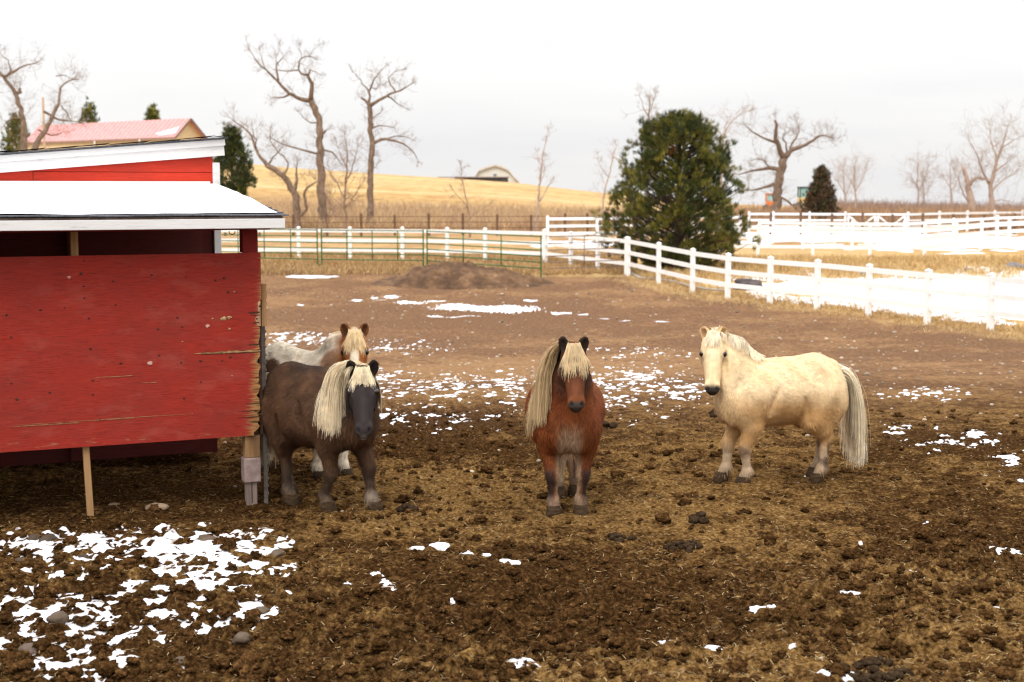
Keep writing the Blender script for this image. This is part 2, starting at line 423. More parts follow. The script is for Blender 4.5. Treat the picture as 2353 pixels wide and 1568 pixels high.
lvl2 = np.where(midz > .5, soft + .07 * (K - .34) + bB * .05 + brk4 * .03, soft + .085 * (K - .27) + brk2 * .06 + brk4 * .045)
lvl2 = np.where(K > .06, lvl2, GZ - 1)
# snowfields beyond the fences
P_ = np.zeros(X.shape)
for a in [(2230, 672, 430, 46, 1.5), (2330, 640, 330, 20, 1.1), (1900, 655, 120, 12, .9), (1830, 690, 140, 20, .8), (2000, 545, 260, 9, 1.), (2300, 560, 300, 14, 1.), (1780, 545, 90, 10, 1.),
          (700, 636, 60, 2, .66), (1000, 590, 80, 4, .8), (1330, 560, 90, 8, .9), (1400, 580, 60, 8, .7)]:
    P_ = np.maximum(P_, blob(*a[:4]) * a[4])
P_ = np.where(X > 4, P_ * sstep(-.5, -1.7, yd + .5 * (fbm(X * .7, Y * .7, 77, 2) - .5)), P_)
brk3 = fbm(X * .9, Y * .6, 71, 4) - .5
lvl3 = np.where(P_ > .1, BASE + .16 * (P_ - .55) + brk3 * .25 + .04, BASE - 1)
lvl3 = np.minimum(lvl3, GZ + .05)
cake = lambda l, h: np.where(l > soft, soft + h * np.tanh((l - soft) / h), l)
lvl1 = cake(lvl1, np.where(midz > .5, .02, .024)); lvl2 = cake(lvl2, .014)
lvl = np.maximum(np.maximum(lvl1, lvl2), lvl3)
lvl = np.minimum(lvl, GZ + .035 + .02 * (brk2 + .5))
SN = lvl - GZ
keep = np.maximum.reduce([SN[:-1, :-1], SN[1:, :-1], SN[:-1, 1:], SN[1:, 1:]]) > .0
keep &= (Y[:-1, :-1] < 140) & (Y[:-1, :-1] > 4)
thin = np.clip(SN / .017, 0, 1)
qs = q.reshape(len(GY) - 1, len(GX) - 1, 4)[keep]
used, inv = np.unique(qs.ravel(), return_inverse=True)
sv = np.stack([X, Y, lvl], -1).reshape(-1, 3)[used]
o = raw_mesh('snow', sv, quad=inv.reshape(-1, 4), mats=M['snow_thin'], attrs=dict(thick=thin.ravel()[used]))
tag(o, 'thin broken patches of white snow lying in hollows of the mud and field', 'snow', kind='stuff')

# ------------------------------------------------------------------ loose stuff on the mud
def ico():
    t = (1 + 5 ** .5) / 2
    v = np.array([(-1,t,0),(1,t,0),(-1,-t,0),(1,-t,0),(0,-1,t),(0,1,t),(0,-1,-t),(0,1,-t),(t,0,-1),(t,0,1),(-t,0,-1),(-t,0,1)], float)
    f = [(0,11,5),(0,5,1),(0,1,7),(0,7,10),(0,10,11),(1,5,9),(5,11,4),(11,10,2),(10,7,6),(7,1,8),(3,9,4),(3,4,2),(3,2,6),(3,6,8),(3,8,9),(4,9,5),(2,4,11),(6,2,10),(8,6,7),(9,8,1)]
    return v / np.linalg.norm(v[0]), f
def sub(v, f):
    v = [tuple(p) for p in v]; c = {}; nf = []
    def md(a, b):
        k = (min(a, b), max(a, b))
        if k not in c:
            p = (np.array(v[a]) + np.array(v[b])) / 2; v.append(tuple(p / np.linalg.norm(p))); c[k] = len(v) - 1
        return c[k]
    for a, b, d in f:
        x, y, z = md(a, b), md(b, d), md(d, a)
        nf += [(a, x, z), (b, y, x), (d, z, y), (x, y, z)]
    return np.array(v), nf
I0 = ico(); I1 = sub(*I0); I2 = sub(*I1); I3 = sub(*I2)

def n3(p, sc, seed):
    """cheap 3-d noise on points"""
    return (vnoise(p[:, 0] * sc + p[:, 2] * sc * .71, p[:, 1] * sc - p[:, 2] * sc * .53, seed) + vnoise(p[:, 1] * sc + 9, p[:, 2] * sc, seed + 3)
            + vnoise(p[:, 2] * sc + 4, p[:, 0] * sc, seed + 5)) / 3 - .5

def lump(src=I1, amp=.5, sc=1.3, flat=.7, seed=0):
    v = src[0] * (1 + amp * (n3(src[0] + seed * 3.7, sc, seed)[:, None] + .5 * n3(src[0] + seed, sc * 2.6, seed + 40)[:, None]) * 1.6)
    return v * np.array([1, rng.uniform(.7, 1), flat])

def scatter(n, dens, ylo, yhi, seed):
    """points on the visible ground with a density map"""
    r = np.random.default_rng(seed); out = []
    while len(out) < n:
        px = r.uniform(-150, 2500, 4000); y = ylo * (yhi / ylo) ** r.uniform(0, 1, 4000)
        x = (px - CX) / F * y
        i = np.clip(np.searchsorted(GX, x), 1, len(GX) - 1); j = np.clip(np.searchsorted(GY, y), 1, len(GY) - 1)
        k = r.uniform(0, 1, 4000) < dens[j, i]
        out += list(zip(x[k], y[k], GZ[j, i][k]))
    return np.array(out[:n])

def scatter_mesh(name, pts, protos, sizes, mat, cols=None, sink=.25):
    V = []; Fc = []; C = []; n = 0
    for k, (p, s) in enumerate(zip(pts, sizes)):
        v, f = protos[k % len(protos)]
        a = random.uniform(0, 6.28); ca, sa = math.cos(a), math.sin(a)
        w = v @ np.array([[ca, sa, 0], [-sa, ca, 0], [0, 0, 1]]) * s + p + np.array([0, 0, s * (.5 - sink)])
        V.append(w); Fc.append(np.asarray(f) + n); n += len(w)
        C.append(np.broadcast_to(cols[k] if cols is not None else (1, 1, 1), (len(w), 3)))
    return raw_mesh(name, np.concatenate(V), tri=np.concatenate(Fc), C=np.concatenate(C), mats=mat)

M['clod'] = nmat('clod', [(.3, (.016, .008, .0035)), (.5, (.058, .029, .011)), (.7, (.19, .105, .04))], 45, rough=1, bump=1.0, bscale=90, bdist=.02, attr='col', detail=9, nrough=.75, spec=0)
M['stone'] = nmat('stone', two((.6, .58, .55), (1, .97, .93)), 18, rough=.85, bump=.4, attr='col')
inyard = (yd > .3) * 1.0
pr = [(lump(I1, .75, 1.6, .62, s), I1[1]) for s in range(9)]
pr2 = [(lump(I2, 1.15, 2.6, .55, s + 50), I2[1]) for s in range(9)]
pts = scatter(6500, np.clip(churn * .9 + .05, 0, 1) * inyard * near, 5.2, 15, 3)
sz = np.exp(rng.normal(math.log(.0145), .5, len(pts))); cl = rng.uniform(.6, 1.5, (len(pts), 1)) * np.array([1, .97, .93])
o = scatter_mesh('mud_clods', pts, pr2, np.clip(sz, .005, .05), M['clod'], cl)
tag(o, 'small dark clods of mud and dung strewn over the churned paddock', 'mud clods', kind='stuff')

big_st = scatter(26, np.clip(S * 1.2, 0, 1) * (Y < 9), 5.2, 9, 21)
pts = scatter(1500, inyard * np.clip(.02 + far, 0, 1), 9, 48, 5)
sz = np.clip(np.exp(rng.normal(math.log(.018), .4, len(pts))) * (pts[:, 1] / 16) ** .5, .008, .06)
cl = rng.uniform(.16, .6, (len(pts), 1)) * np.array([1, .8, .6])
o = scatter_mesh('pebbles', pts, [(lump(I1, .3, 1.2, .6, s), I1[1]) for s in range(6)], sz, M['stone'], cl)
tag(o, 'pale pebbles speckling the trampled dirt towards the fences', 'pebbles', kind='stuff')
sz = np.clip(np.exp(rng.normal(math.log(.032), .35, len(big_st))), .015, .07); cl = rng.uniform(.05, .13, (len(big_st), 1)) * np.array([1, .72, .5])
o = scatter_mesh('stones', big_st, [(lump(I2, .6, 1.3, .6, s + 9), I2[1]) for s in range(6)], sz, M['stone'], cl, .42)
tag(o, 'brown grey cobbles half buried among the near snow and mud', 'stones', kind='stuff')

# straw
M['straw'] = nmat('straw', two((.7, .7, .7), (1.1, 1.1, 1.1)), 30, rough=.7, attr='col')
def straw_mesh(pts, lmin, lmax, wid, lift):
    n = len(pts); r = rng
    a = r.uniform(0, 2 * np.pi, n); l = r.uniform(lmin, lmax, n); b = r.normal(0, .5, n)
    V = np.zeros((n, 6, 3)); el = r.uniform(-.05, .35, n)
    for k, t in enumerate((-.5, 0, .5)):
        ang = a + b * t
        c = pts + np.stack([np.cos(ang) * l * t, np.sin(ang) * l * t, lift + np.abs(t + .5) * el * l], -1)
        s = np.stack([-np.sin(ang), np.cos(ang), r.uniform(-.6, .6, n)], -1) * wid / 2
        V[:, 2 * k] = c - s; V[:, 2 * k + 1] = c + s
    base = (np.arange(n) * 6)[:, None]
    q_ = np.concatenate([base + np.array([0, 1, 3, 2]), base + np.array([2, 3, 5, 4])])
    return V.reshape(-1, 3), q_
pts = scatter(17000, np.clip(.25 + dry * .8, 0, 1) * inyard, 5.2, 14, 9)
V_, q_ = straw_mesh(pts, .010, .045, .0026, .006)
tone = rng.uniform(0, 1, (len(pts), 1)) ** 2
C_ = np.repeat(np.array([.11, .066, .026]) + tone * np.array([.42, .31, .15]), 6, 0)
o = raw_mesh('straw', V_, quad=q_, C=C_, mats=M['straw'])
tag(o, 'short yellow bits of straw and hay littered over the mud', 'straw', kind='stuff')
# ------------------------------------------------------------------ red barn with its lean-to
ux = np.array([.921, .390, 0]); uy = np.array([-.390, .921, 0])      # along the panel, and away from the viewer
PR = np.array([-1.68, 9.5, 0.])                                      # foot of the panel's right-hand end
BANG = math.atan2(ux[1], ux[0])
M['red_ply'] = None
def red_ply(name, base, dark, weather=True):
    m = bpy.data.materials.new(name); m.use_nodes = True
    nt = m.node_tree; N = nt.nodes; L = nt.links; b = N['Principled BSDF']
    b.inputs['Roughness'].default_value = .62; b.inputs['Specular IOR Level'].default_value = .12
    tc = N.new('ShaderNodeTexCoord')
    def noise(sc, st, det=8, ro=.6, off=0):
        mp = N.new('ShaderNodeMapping'); mp.inputs['Scale'].default_value = st; mp.inputs['Location'].default_value = (off, off, off)
        L.new(tc.outputs['Object'], mp.inputs['Vector'])
        n = N.new('ShaderNodeTexNoise'); n.inputs['Scale'].default_value = sc; n.inputs['Detail'].default_value = det; n.inputs['Roughness'].default_value = ro
        L.new(mp.outputs[0], n.inputs['Vector']); return n.outputs['Fac']
    def rmp(f, st): c = ramp(N.new('ShaderNodeValToRGB'), st); L.new(f, c.inputs[0]); return c.outputs[0]
    def mix(f, a, c):
        x = N.new('ShaderNodeMix'); x.data_type = 'RGBA'
        L.new(f, x.inputs[0]) if not isinstance(f, float) else setattr(x.inputs[0], 'default_value', f)
        for s, v in ((6, a), (7, c)):
            if isinstance(v, tuple): x.inputs[s].default_value = (*v, 1)
            else: L.new(v, x.inputs[s])
        return x.outputs[2]
    def mt(op, a, c, d=None):
        x = N.new('ShaderNodeMath'); x.operation = op
        for s, v in enumerate((a, c, d)):
            if v is None: continue
            if isinstance(v, (int, float)): x.inputs[s].default_value = v
            else: L.new(v, x.inputs[s])
        return x.outputs[0]
    grain = noise(9, (1, 1, 14), 10, .7)
    cloud = noise(2.2, (1, 1, 1.6), 6, .6)
    col = rmp(grain, [(.3, dark), (.48, base), (.62, tuple(c * 1.12 for c in base)), (.75, tuple(min(1, c * 1.25 + .03) for c in base))])
    col = mix(rmp(cloud, [(.36, (0, 0, 0)), (.66, (.6, .6, .6))]), col, tuple(c * .62 + .012 for c in base))
    # dry cracks along the grain
    crack = rmp(noise(5, (1.2, 1, 55), 5, .55, 3), [(.66, (0, 0, 0)), (.72, (.7, .7, .7))])
    col = mix(crack, col, tuple(c * .3 for c in dark))
    if weather:
        sx = N.new('ShaderNodeSeparateXYZ'); L.new(tc.outputs['Object'], sx.inputs[0])
        fr = noise(4, (.7, 1, 26), 6, .65, 7)
        # paint worn off towards the free end and the lower edge of the sheet
        e = mt('ADD', mt('MULTIPLY', sx.outputs[0], 10.0), mt('MULTIPLY', fr, 2.2))
        low = mt('MULTIPLY', mt('SUBTRACT', 1.12, sx.outputs[2]), 1.0)
        worn = rmp(mt('ADD', mt('ADD', e, low), .0), [(.5, (0, 0, 0)), (1.0, (1, 1, 1))])
        wood = rmp(noise(10, (1, 1, 22), 8, .7, 2), [(.34, (.05, .022, .01)), (.5, (.33, .17, .06)), (.7, (.5, .3, .12))])
        col = mix(worn, col, wood)
        lowz = mt('ADD', mt('MULTIPLY', sx.outputs[2], -4.5), mt('MULTIPLY', noise(6, (1, 1, 5), 6, .6, 5), 4.6))
        col = mix(rmp(lowz, [(.55, (0, 0, 0)), (1.0, (.7, .7, .7))]), col, (.30, .15, .08))
        dust = rmp(noise(3.0, (1, 1, 2.2), 7, .65, 11), [(.52, (0, 0, 0)), (.8, (.22, .22, .22))])
        col = mix(dust, col, (.5, .2, .15))
    L.new(col, b.inputs['Base Color'])
    bp = N.new('ShaderNodeBump'); bp.inputs['Strength'].default_value = .5; bp.inputs['Distance'].default_value = .004
    L.new(grain, bp.inputs['Height']); L.new(bp.outputs[0], b.inputs['Normal'])
    return m
M['red_ply'] = red_ply('weathered_red_plywood', (.295, .026, .016), (.14, .012, .008))
M['red_board'] = red_ply('bright_red_siding', (.54, .04, .02), (.44, .032, .016), False)
M['red_wall'] = red_ply('dim_red_wall', (.085, .013, .010), (.045, .008, .006), False)  # the dim interior under the lean-to is put into this dark red
M['red_beam'] = red_ply('dark_red_beam', (.2, .016, .012), (.13, .012, .01), False)
M['wood'] = nmat('bare_wood', [(.3, (.1, .05, .022)), (.5, (.27, .15, .065)), (.7, (.4, .24, .11))], 12, (1, 1, .08), rough=.85, bump=.4)
M['grey_wood'] = nmat('grey_wood', two((.12, .085, .07), (.24, .18, .15)), 14, (1, 1, .1), rough=.9, bump=.4)
M['block'] = nmat('weathered_block', two((.22, .15, .135), (.33, .25, .23)), 14, rough=.9, bump=.3)
M['dark'] = nmat('old_knot', two((.03, .012, .008), (.07, .03, .015)), 60, rough=.9)
M['shingle'] = nmat('asphalt_shingle', two((.05, .052, .06), (.13, .135, .15)), 60, rough=.95, bump=.5)
M['chaff'] = nmat('stuck_chaff', two((.28, .17, .07), (.5, .38, .2)), 90, rough=.9)
M['pink_scar'] = nmat('faded_scar', two((.45, .2, .17), (.6, .35, .3)), 50, rough=.8)

barn = thing('red_barn', 'small red barn with white trim and an open plywood sided lean-to', 'barn', PR, BANG)
# local frame: +x along the panel to the right, +y away, z up; origin at the panel's free end
PB, PT = .455, 1.685
b = MB()
n = 60                                                       # plywood sheet with a ragged free edge
zs = np.linspace(PB, PT, n); r_ = np.random.default_rng(5)
edge = np.where((zs < 1.36), -.012 - .02 * vnoise(zs * 25, zs * 0, 4) - .018 * (vnoise(zs * 60, zs * 0, 8) > .62), 0)
edge[zs < .54] -= .03 * (1 - (zs[zs < .54] - PB) / .085)
prof = [(-5.2, PB), *zip(edge, zs), (-5.2, PT)]
bot = lambda x: .004 * math.sin(x * 9) + (-.012 * (-x / 1.6) if False else 0)
V = [(x, -.009, z) for x, z in prof] + [(x, .009, z) for x, z in prof]
k = len(prof)
Fc = [tuple(range(k)), tuple(range(2 * k - 1, k - 1, -1))] + [(i, i + k, (i + 1) % k + k, (i + 1) % k) for i in range(k)]
b.add(V, Fc)
def pc(cx, cy):
    """crop pixel -> panel coordinates"""
    top = 208 - 21 * cx / 1272; sc = (.00131 if cx > 900 else .00128 if cx > 400 else .00124)
    return -(1272 - cx) * .00127 + .0, PT - (cy - top) * (1.23 / (896 + (967 - 896) * (1272 - cx) / 1272))
holes = [(377,228),(362,290),(515,328),(708,297),(880,303),(1078,311),(1033,323),(372,352),(373,410),(525,442),(162,468),(277,456),(3,493),(393,510),(833,505),(733,562),(1097,380),(1262,448),(20,602),(395,660),(856,550),(735,691),(543,731),(846,727),(1101,699),(1058,717),(13,832),(402,817),(193,878),(400,888),(944,822),(857,904),(36,912),(432,1012),(1245,510),(945,718)]
for cx, cy in holes:
    x, z = pc(cx, cy); rr = random.uniform(.005, .0095)
    V = [(x + rr * 1.25 * math.cos(t) * random.uniform(.75, 1.1), -.0115, z + rr * math.sin(t) * random.uniform(.7, 1.05)) for t in np.linspace(0, 2 * math.pi, 11)[:-1]]
    V.append((x, -.0135, z)); b.add(V, [(i, (i + 1) % 10, 10) for i in range(10)], mi=1)
def gouge(x0, x1, z, w, mi, seed, y=-.0117):
    xs_ = np.linspace(x0, x1, 26); nz_ = vnoise(xs_ * 40, xs_ * 0, seed) ; env = np.sin(np.linspace(.08, math.pi * .75, 26)) ** .6
    up_ = z + w * env * (.3 + nz_); lo_ = z - w * env * (.3 + vnoise(xs_ * 55, xs_ * 0 + 3, seed))
    V = [(x, y, u) for x, u in zip(xs_, lo_)] + [(x, y, u) for x, u in zip(xs_, up_)]
    b.add(V, [(i, i + 1, i + 27, i + 26) for i in range(25)], mi=mi)
for x0, x1, cy, w, mi in [(915, 1262, 682, .008, 2), (1080, 1266, 672, .0055, 1), (950, 1262, 686, .003, 1), (415, 600, 802, .0028, 2), (640, 720, 829, .002, 2), (1195, 1262, 480, .006, 1), (1215, 1262, 492, .004, 1), (1218, 1258, 530, .006, 1), (1185, 1264, 638, .005, 1), (1205, 1262, 800, .003, 1), (1225, 1264, 828, .004, 1), (1215, 1264, 860, .003, 1),
                          (1150, 1264, 968, .004, 1), (1130, 1264, 1000, .003, 1), (1190, 1262, 1020, .004, 1), (1180, 1262, 930, .003, 1), (1160, 1262, 985, .003, 2), (20, 600, 1040, .002, 2), (440, 900, 1010, .0016, 2), (0, 330, 1049, .003, 2)]:
    (a, z), (c, _) = pc(x0, cy), pc(x1, cy)
    gouge(a, min(c, -.008), z, w, mi, int(x0), -.0117 - .0006 * mi)
for cx, cy, rr, mi in [(1070, 508, .02, 3), (1100, 503, .017, 3), (1012, 510, .008, 3), (1099, 560, .01, 3), (985, 545, .017, 4), (690, 730, .02, 4), (302, 306, .014, 4), (855, 623, .007, 3), (1129, 378, .006, 3), (1108, 792, .006, 3)]:
    x, z = pc(cx, cy)
    V = [(x + rr * math.cos(t) * random.uniform(.5, 1.2), -.0113 - .0003 * mi, z + rr * .7 * math.sin(t) * random.uniform(.5, 1.2)) for t in np.linspace(0, 2 * math.pi, 15)[:-1]]
    V.append((x, -.013 - .004 * (mi == 3), z)); b.add(V, [(i, (i + 1) % 14, 14) for i in range(14)], mi=mi)
b.build('plywood_panel', [M['red_ply'], M['dark'], M['wood'], M['chaff'], M['pink_scar']], barn)

def part(name, mat, boxes, bev=.003, jit=0):
    b = MB()
    for lo, hi in boxes: b.box(lo, hi, jit=jit)
    return b.build(name, mat, barn, bevel=bev)
# posts and legs
b = MB(); b.box((-.125, .012, .3), (-.022, .10, PB - .004)); b.build('leg', M['wood'], barn, bevel=.004)
part('corner_post', M['red_beam'], [((-.125, .011, PB), (-.06, .11, PT - .003)), ((-.115, .011, PT), (-.012, .11, 1.835))])
part('block', M['block'], [((-.135, .004, .13), (-.02, .108, .298))], .008)
part('foot', M['grey_wood'], [((-.118, .02, -.04), (-.084, .09, .128)), ((-.078, .022, -.04), (-.045, .092, .128))], .004)
b = MB(); b.beam((-1.165, .05, PB + .25), (-1.14, .03, -.04), .042, .04, (0, 1, 0)); b.build('leg', M['wood'], barn, bevel=.004)
part('stud', M['wood'], [((-1.21, .011, PT - .2), (-1.165, .06, 1.84))])
b = MB()                                                     # splintered board on the end
V = []; 
for z in np.linspace(1.19, 1.475, 14): V += [(.004, .0, z), (.03 + .012 * vnoise(np.array([z * 60]), np.array([0.]), 3)[0], .0, z), (.03 + .01 * vnoise(np.array([z * 50]), np.array([2.]), 5)[0], .04, z), (.004, .04, z)]
Fc = [(0, 1, 2, 3), (52, 55, 54, 53)] + [(i * 4 + j, i * 4 + 4 + j, i * 4 + 4 + (j + 1) % 4, i * 4 + (j + 1) % 4) for i in range(13) for j in range(4)]
b.add(V, Fc); b.build('end_board', M['wood'], barn)
b = MB(); b.box((-.02, .012, PB), (.0, .05, 1.19)); b.build('end_strip', M['dark'], barn)  # dark strip filling the gap behind the panel's ragged end
# lean-to roof
EO, WD = .27, 2.1                    # overhang in front, plan depth to the barn wall
ze, zb = 1.93, 2.105
part('beam', M['red_beam'], [((-5.2, -.055, 1.838), (.06, .011, 1.885))])
XR = .1
def slope(y): return ze + (zb - ze) * (y + EO) / (WD)
b = MB()
b.beam((-5.2, -EO - .012, ze - .045), (XR, -EO - .012, ze - .045), .022, .062); b.build('fascia', M['white_paint'], barn, bevel=.003)
b = MB()
V = [(x, y, slope(y) + dz) for dz in (-.022, .0) for x, y in ((-5.2, -EO), (XR - .01, -EO), (XR - .01, WD - EO), (-5.2, WD - EO))]
b.add(V, [(0, 3, 2, 1), (4, 5, 6, 7), (0, 1, 5, 4), (1, 2, 6, 5), (2, 3, 7, 6), (3, 0, 4, 7)]); b.build('roof_deck', M['grey_wood'], barn)
b = MB()
for k in range(14):                                          # shingle courses, each a little proud of the one below
    y0 = -EO - .03 + k * .155; y1 = y0 + .2
    x = -5.2
    xe = XR + .03
    while x < xe - .01:
        wd = min(random.uniform(.2, .32), xe - x); lift = .012 + random.uniform(0, .006); cut = random.uniform(0, .018)
        V = [(x, y0 + cut, slope(y0) + lift), (x + wd - .004, y0 + cut, slope(y0) + lift), (x + wd - .004, y1, slope(y1) + .004), (x, y1, slope(y1) + .004)]
        V = V + [(p[0], p[1], p[2] - .008) for p in V]
        b.add(V, [(0, 1, 2, 3), (7, 6, 5, 4), (0, 4, 5, 1), (1, 5, 6, 2), (2, 6, 7, 3), (3, 7, 4, 0)]); x += wd
b.build('shingles', M['shingle'], barn)
# snow cake on the lean-to
nx_, ny_ = 160, 40
sx_ = np.linspace(-5.2, XR - .03, nx_); sy_ = np.linspace(-EO + .065, WD - EO - .03, ny_)
SX, SY = np.meshgrid(sx_, sy_)
ed = np.minimum(np.minimum(SY - sy_[0], 2), (XR - .03 - SX + .1 * (SY - sy_[0]))) + .02 * (fbm(SX * 9, SY * 9, 5, 3) - .5)
SZ = slope(SY) + .018 + .03 * sstep(0, .10, ed) + .016 * (fbm(SX * 2, SY * 3, 9, 3) - .5)
SY2 = SY + np.where(np.arange(ny_)[:, None] == 0, .075 * (fbm(SX * 9, SY, 15, 4) - .5), 0)
qq = [(j * nx_ + i, j * nx_ + i + 1, (j + 1) * nx_ + i + 1, (j + 1) * nx_ + i) for j in range(ny_ - 1) for i in range(nx_ - 1)]
LOC = np.stack([SX, SY2, SZ], -1).reshape(-1, 3)
W2 = PR + LOC[:, :1] * ux + LOC[:, 1:2] * uy + LOC[:, 2:] * np.array([0, 0, 1])
o = raw_mesh('roof_snow', W2, quad=qq, mats=M['snow'])
tag(o, 'smooth white sheet of snow covering the low shingled roof of the red barn', 'snow')
# barn wall, trims and its own roof
WY = WD - EO + .02
def topz(x): return 2.395 + (x - .08 + .0) * .085
WL, WR = -5.2, .05
V = [(WL, WY, .02), (WR, WY, .02), (WR, WY, topz(WR)), (WL, WY, topz(WL))]; V = V + [(x, WY + .1, z) for x, y, z in V]
b = MB(); b.add(V, [(0, 1, 2, 3), (7, 6, 5, 4), (0, 4, 5, 1), (1, 5, 6, 2), (2, 6, 7, 3), (3, 7, 4, 0)])
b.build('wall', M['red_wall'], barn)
for x0, x1, z0, z1 in [(-1.28, .06, 2.10, 2.235), (-1.28, .06, 2.239, None), (-5.2, -1.284, 2.10, None)]:   # siding boards over the gable
    b = MB()
    t = lambda x: (topz(x) - .002) if z1 is None else z1
    V = [(x0, WY - .014, z0), (x1, WY - .014, z0), (x1, WY - .014, max(t(x1), z0 + .001)), (x0, WY - .014, max(t(x0), z0 + .001))]
    if z1 is not None and topz(x0) < z1: V[3] = (x0, WY - .014, topz(x0))
    if z1 is None and z0 > 2.2: V = [(x1 - (topz(x1) - z0) / .085, WY - .014, z0), V[1], V[2]]
    k = len(V); V = V + [(x, WY - .001, z) for x, y, z in V]
    b.add(V, [tuple(range(k)), tuple(range(2 * k - 1, k - 1, -1))] + [(i, i + k, (i + 1) % k + k, (i + 1) % k) for i in range(k)])
    b.build('siding_board', M['red_board'], barn)
part('flashing_board', M['white_paint'], [((-5.2, WY - .05, zb - .01), (.03, WY - .016, zb + .062))])
part('corner_trim', M['white_paint'], [((.055, WY - .035, .5), (.11, WY + .12, topz(0) - .075))])
b = MB(); b.beam((-5.2, WY - .05, topz(-5.2) + .03), (.14, WY - .05, topz(.14) + .03), .03, .125); b.build('rake_board', M['white_paint'], barn, bevel=.003)
b = MB(); b.beam((-5.2, WY - .075, topz(-5.2) + .07), (.145, WY - .075, topz(.145) + .07), .02, .05); b.build('rake_trim', M['white_paint'], barn, bevel=.003)
V = [(x, y, topz(x) + .098 + dz) for dz in (0, .012) for x, y in ((-5.2, WY - .11), (.165, WY - .11), (.165, WY + 3.4), (-5.2, WY + 3.4))]
b = MB(); b.add(V, [(0, 3, 2, 1), (4, 5, 6, 7), (0, 1, 5, 4), (1, 2, 6, 5), (2, 3, 7, 6), (3, 0, 4, 7)])
x = -5.2
while x < .15:
    wd = min(random.uniform(.18, .3), .175 - x)
    lf = .012 + random.uniform(.002, .012)
    b.add([(x, WY - .125, topz(x) + .098 + lf), (x + wd, WY - .125, topz(x + wd) + .098 + lf + .006), (x + wd, WY + .2, topz(x + wd) + .098 + lf), (x, WY + .2, topz(x) + .098 + lf)], [(0, 1, 2, 3)]); x += wd
b.build('upper_roof', M['shingle'], barn)
part('end_wall', M['red_board'], [((.03, WY + .105, .02), (.07, WY + 3.3, 2.3))])
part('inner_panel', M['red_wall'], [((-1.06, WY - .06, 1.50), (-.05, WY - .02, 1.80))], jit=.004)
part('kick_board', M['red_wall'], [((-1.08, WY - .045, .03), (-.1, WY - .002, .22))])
b = MB(); 
t = np.linspace(-.3, math.pi + .3, 10); b.tube([(-.19 + .02 * math.cos(a), -.02, 1.825 - .016 * math.sin(a)) for a in t], .0035, 6); b.build('eye_hook', M['rusty_steel'], barn)

# studded steel T post standing against the panel's end
tp = thing('steel_post', 'studded grey steel fence post leaning at the end of the red panel', 'post', PR + .022 * ux + .055 * uy, BANG)
b = MB(); b.box((-.014, 0, -.1), (.014, .006, 1.42)); b.box((-.003, .006, -.1), (.003, .034, 1.42))
for k in range(26): b.box((.006, -.004, .03 + k * .053), (.02, .004, .045 + k * .053))
b.build('steel_post_bar', nmat('galvanised', two((.075, .06, .05), (.16, .13, .11)), 20, rough=.7), tp)

# rock and cobbles by the shed
def rock(px, py, size, label, tone, seed, flat=.6):
    p = hit(px, py); v, f = lump(I3, .45, 1.1, flat, seed), I3[1]
    m = nmat('rock_face', two(tuple(c * .7 for c in tone), tuple(c * 1.25 for c in tone)), 14, rough=.9, bump=.5)
    b = MB(); b.add(v * size * np.array([1.25, 1, .85]), f); o = b.build('rock', m, smooth=True); o.location = [p[0], p[1], ground_z(p[0], p[1]) + size * .12]
    return tag(o, label, 'rock')
rock(362, 1168, .06, 'rounded tan rock lying in the shade under the red panel', (.24, .17, .11), 3)
rock(262, 1160, .03, 'little flat brown stone beside the slanting wooden leg', (.2, .14, .09), 5, .4)
rock(75, 1506, .05, 'smooth grey brown cobble in the snow at bottom left', (.12, .085, .065), 8)

# dung heaps: each a heap of balls in one mesh
M['dung'] = nmat('fresh_dung', two((.016, .010, .006), (.055, .036, .021)), 40, rough=1, bump=.6, spec=0)
def dung(px, py, rad, n, br, label, tone=1):
    p = hit(px, py); b = MB(); r = np.random.default_rng(px)
    for k in range(n):
        a = r.uniform(0, 6.28); d_ = rad * math.sqrt(r.uniform(0, 1)) * .9; h = max(0, 1 - d_ / rad) * br * 1.5 * r.uniform(.3, 1)
        v = lump(I2, .35, 1.3, .75, k) * br * r.uniform(.75, 1.15)
        x, y = p[0] + d_ * math.cos(a) * 1.3, p[1] + d_ * math.sin(a)
        b.add(v + np.array([x, y, ground_z(x, y) + br * .4 + h]), I2[1])
    o = b.build('dung_heap', M['dung'], smooth=True); tag(o, label, 'dung')
dung(1572, 1258, .10, 26, .02, 'heap of shiny dark dung balls right of the chestnut pony, nearer the viewer')
dung(1400, 985, .07, 10, .035, 'black dung lump on the dirt just right of the chestnut pony flank')
dung(1425, 1240, .07, 14, .02, 'dark crumbled dung heap with straw in front of the chestnut pony')
dung(2010, 1548, .15, 44, .021, 'pile of grey green dung balls at the bottom right corner')
dung(940, 1180, .06, 8, .03, 'small black dung lump between the dark pony and the chestnut pony')
dung(1605, 1198, .045, 9, .03, 'black dung lump between the chestnut pony and the cream pony')
dung(1650, 958, .09, 14, .04, 'dark dung pile behind the chest of the cream pony')
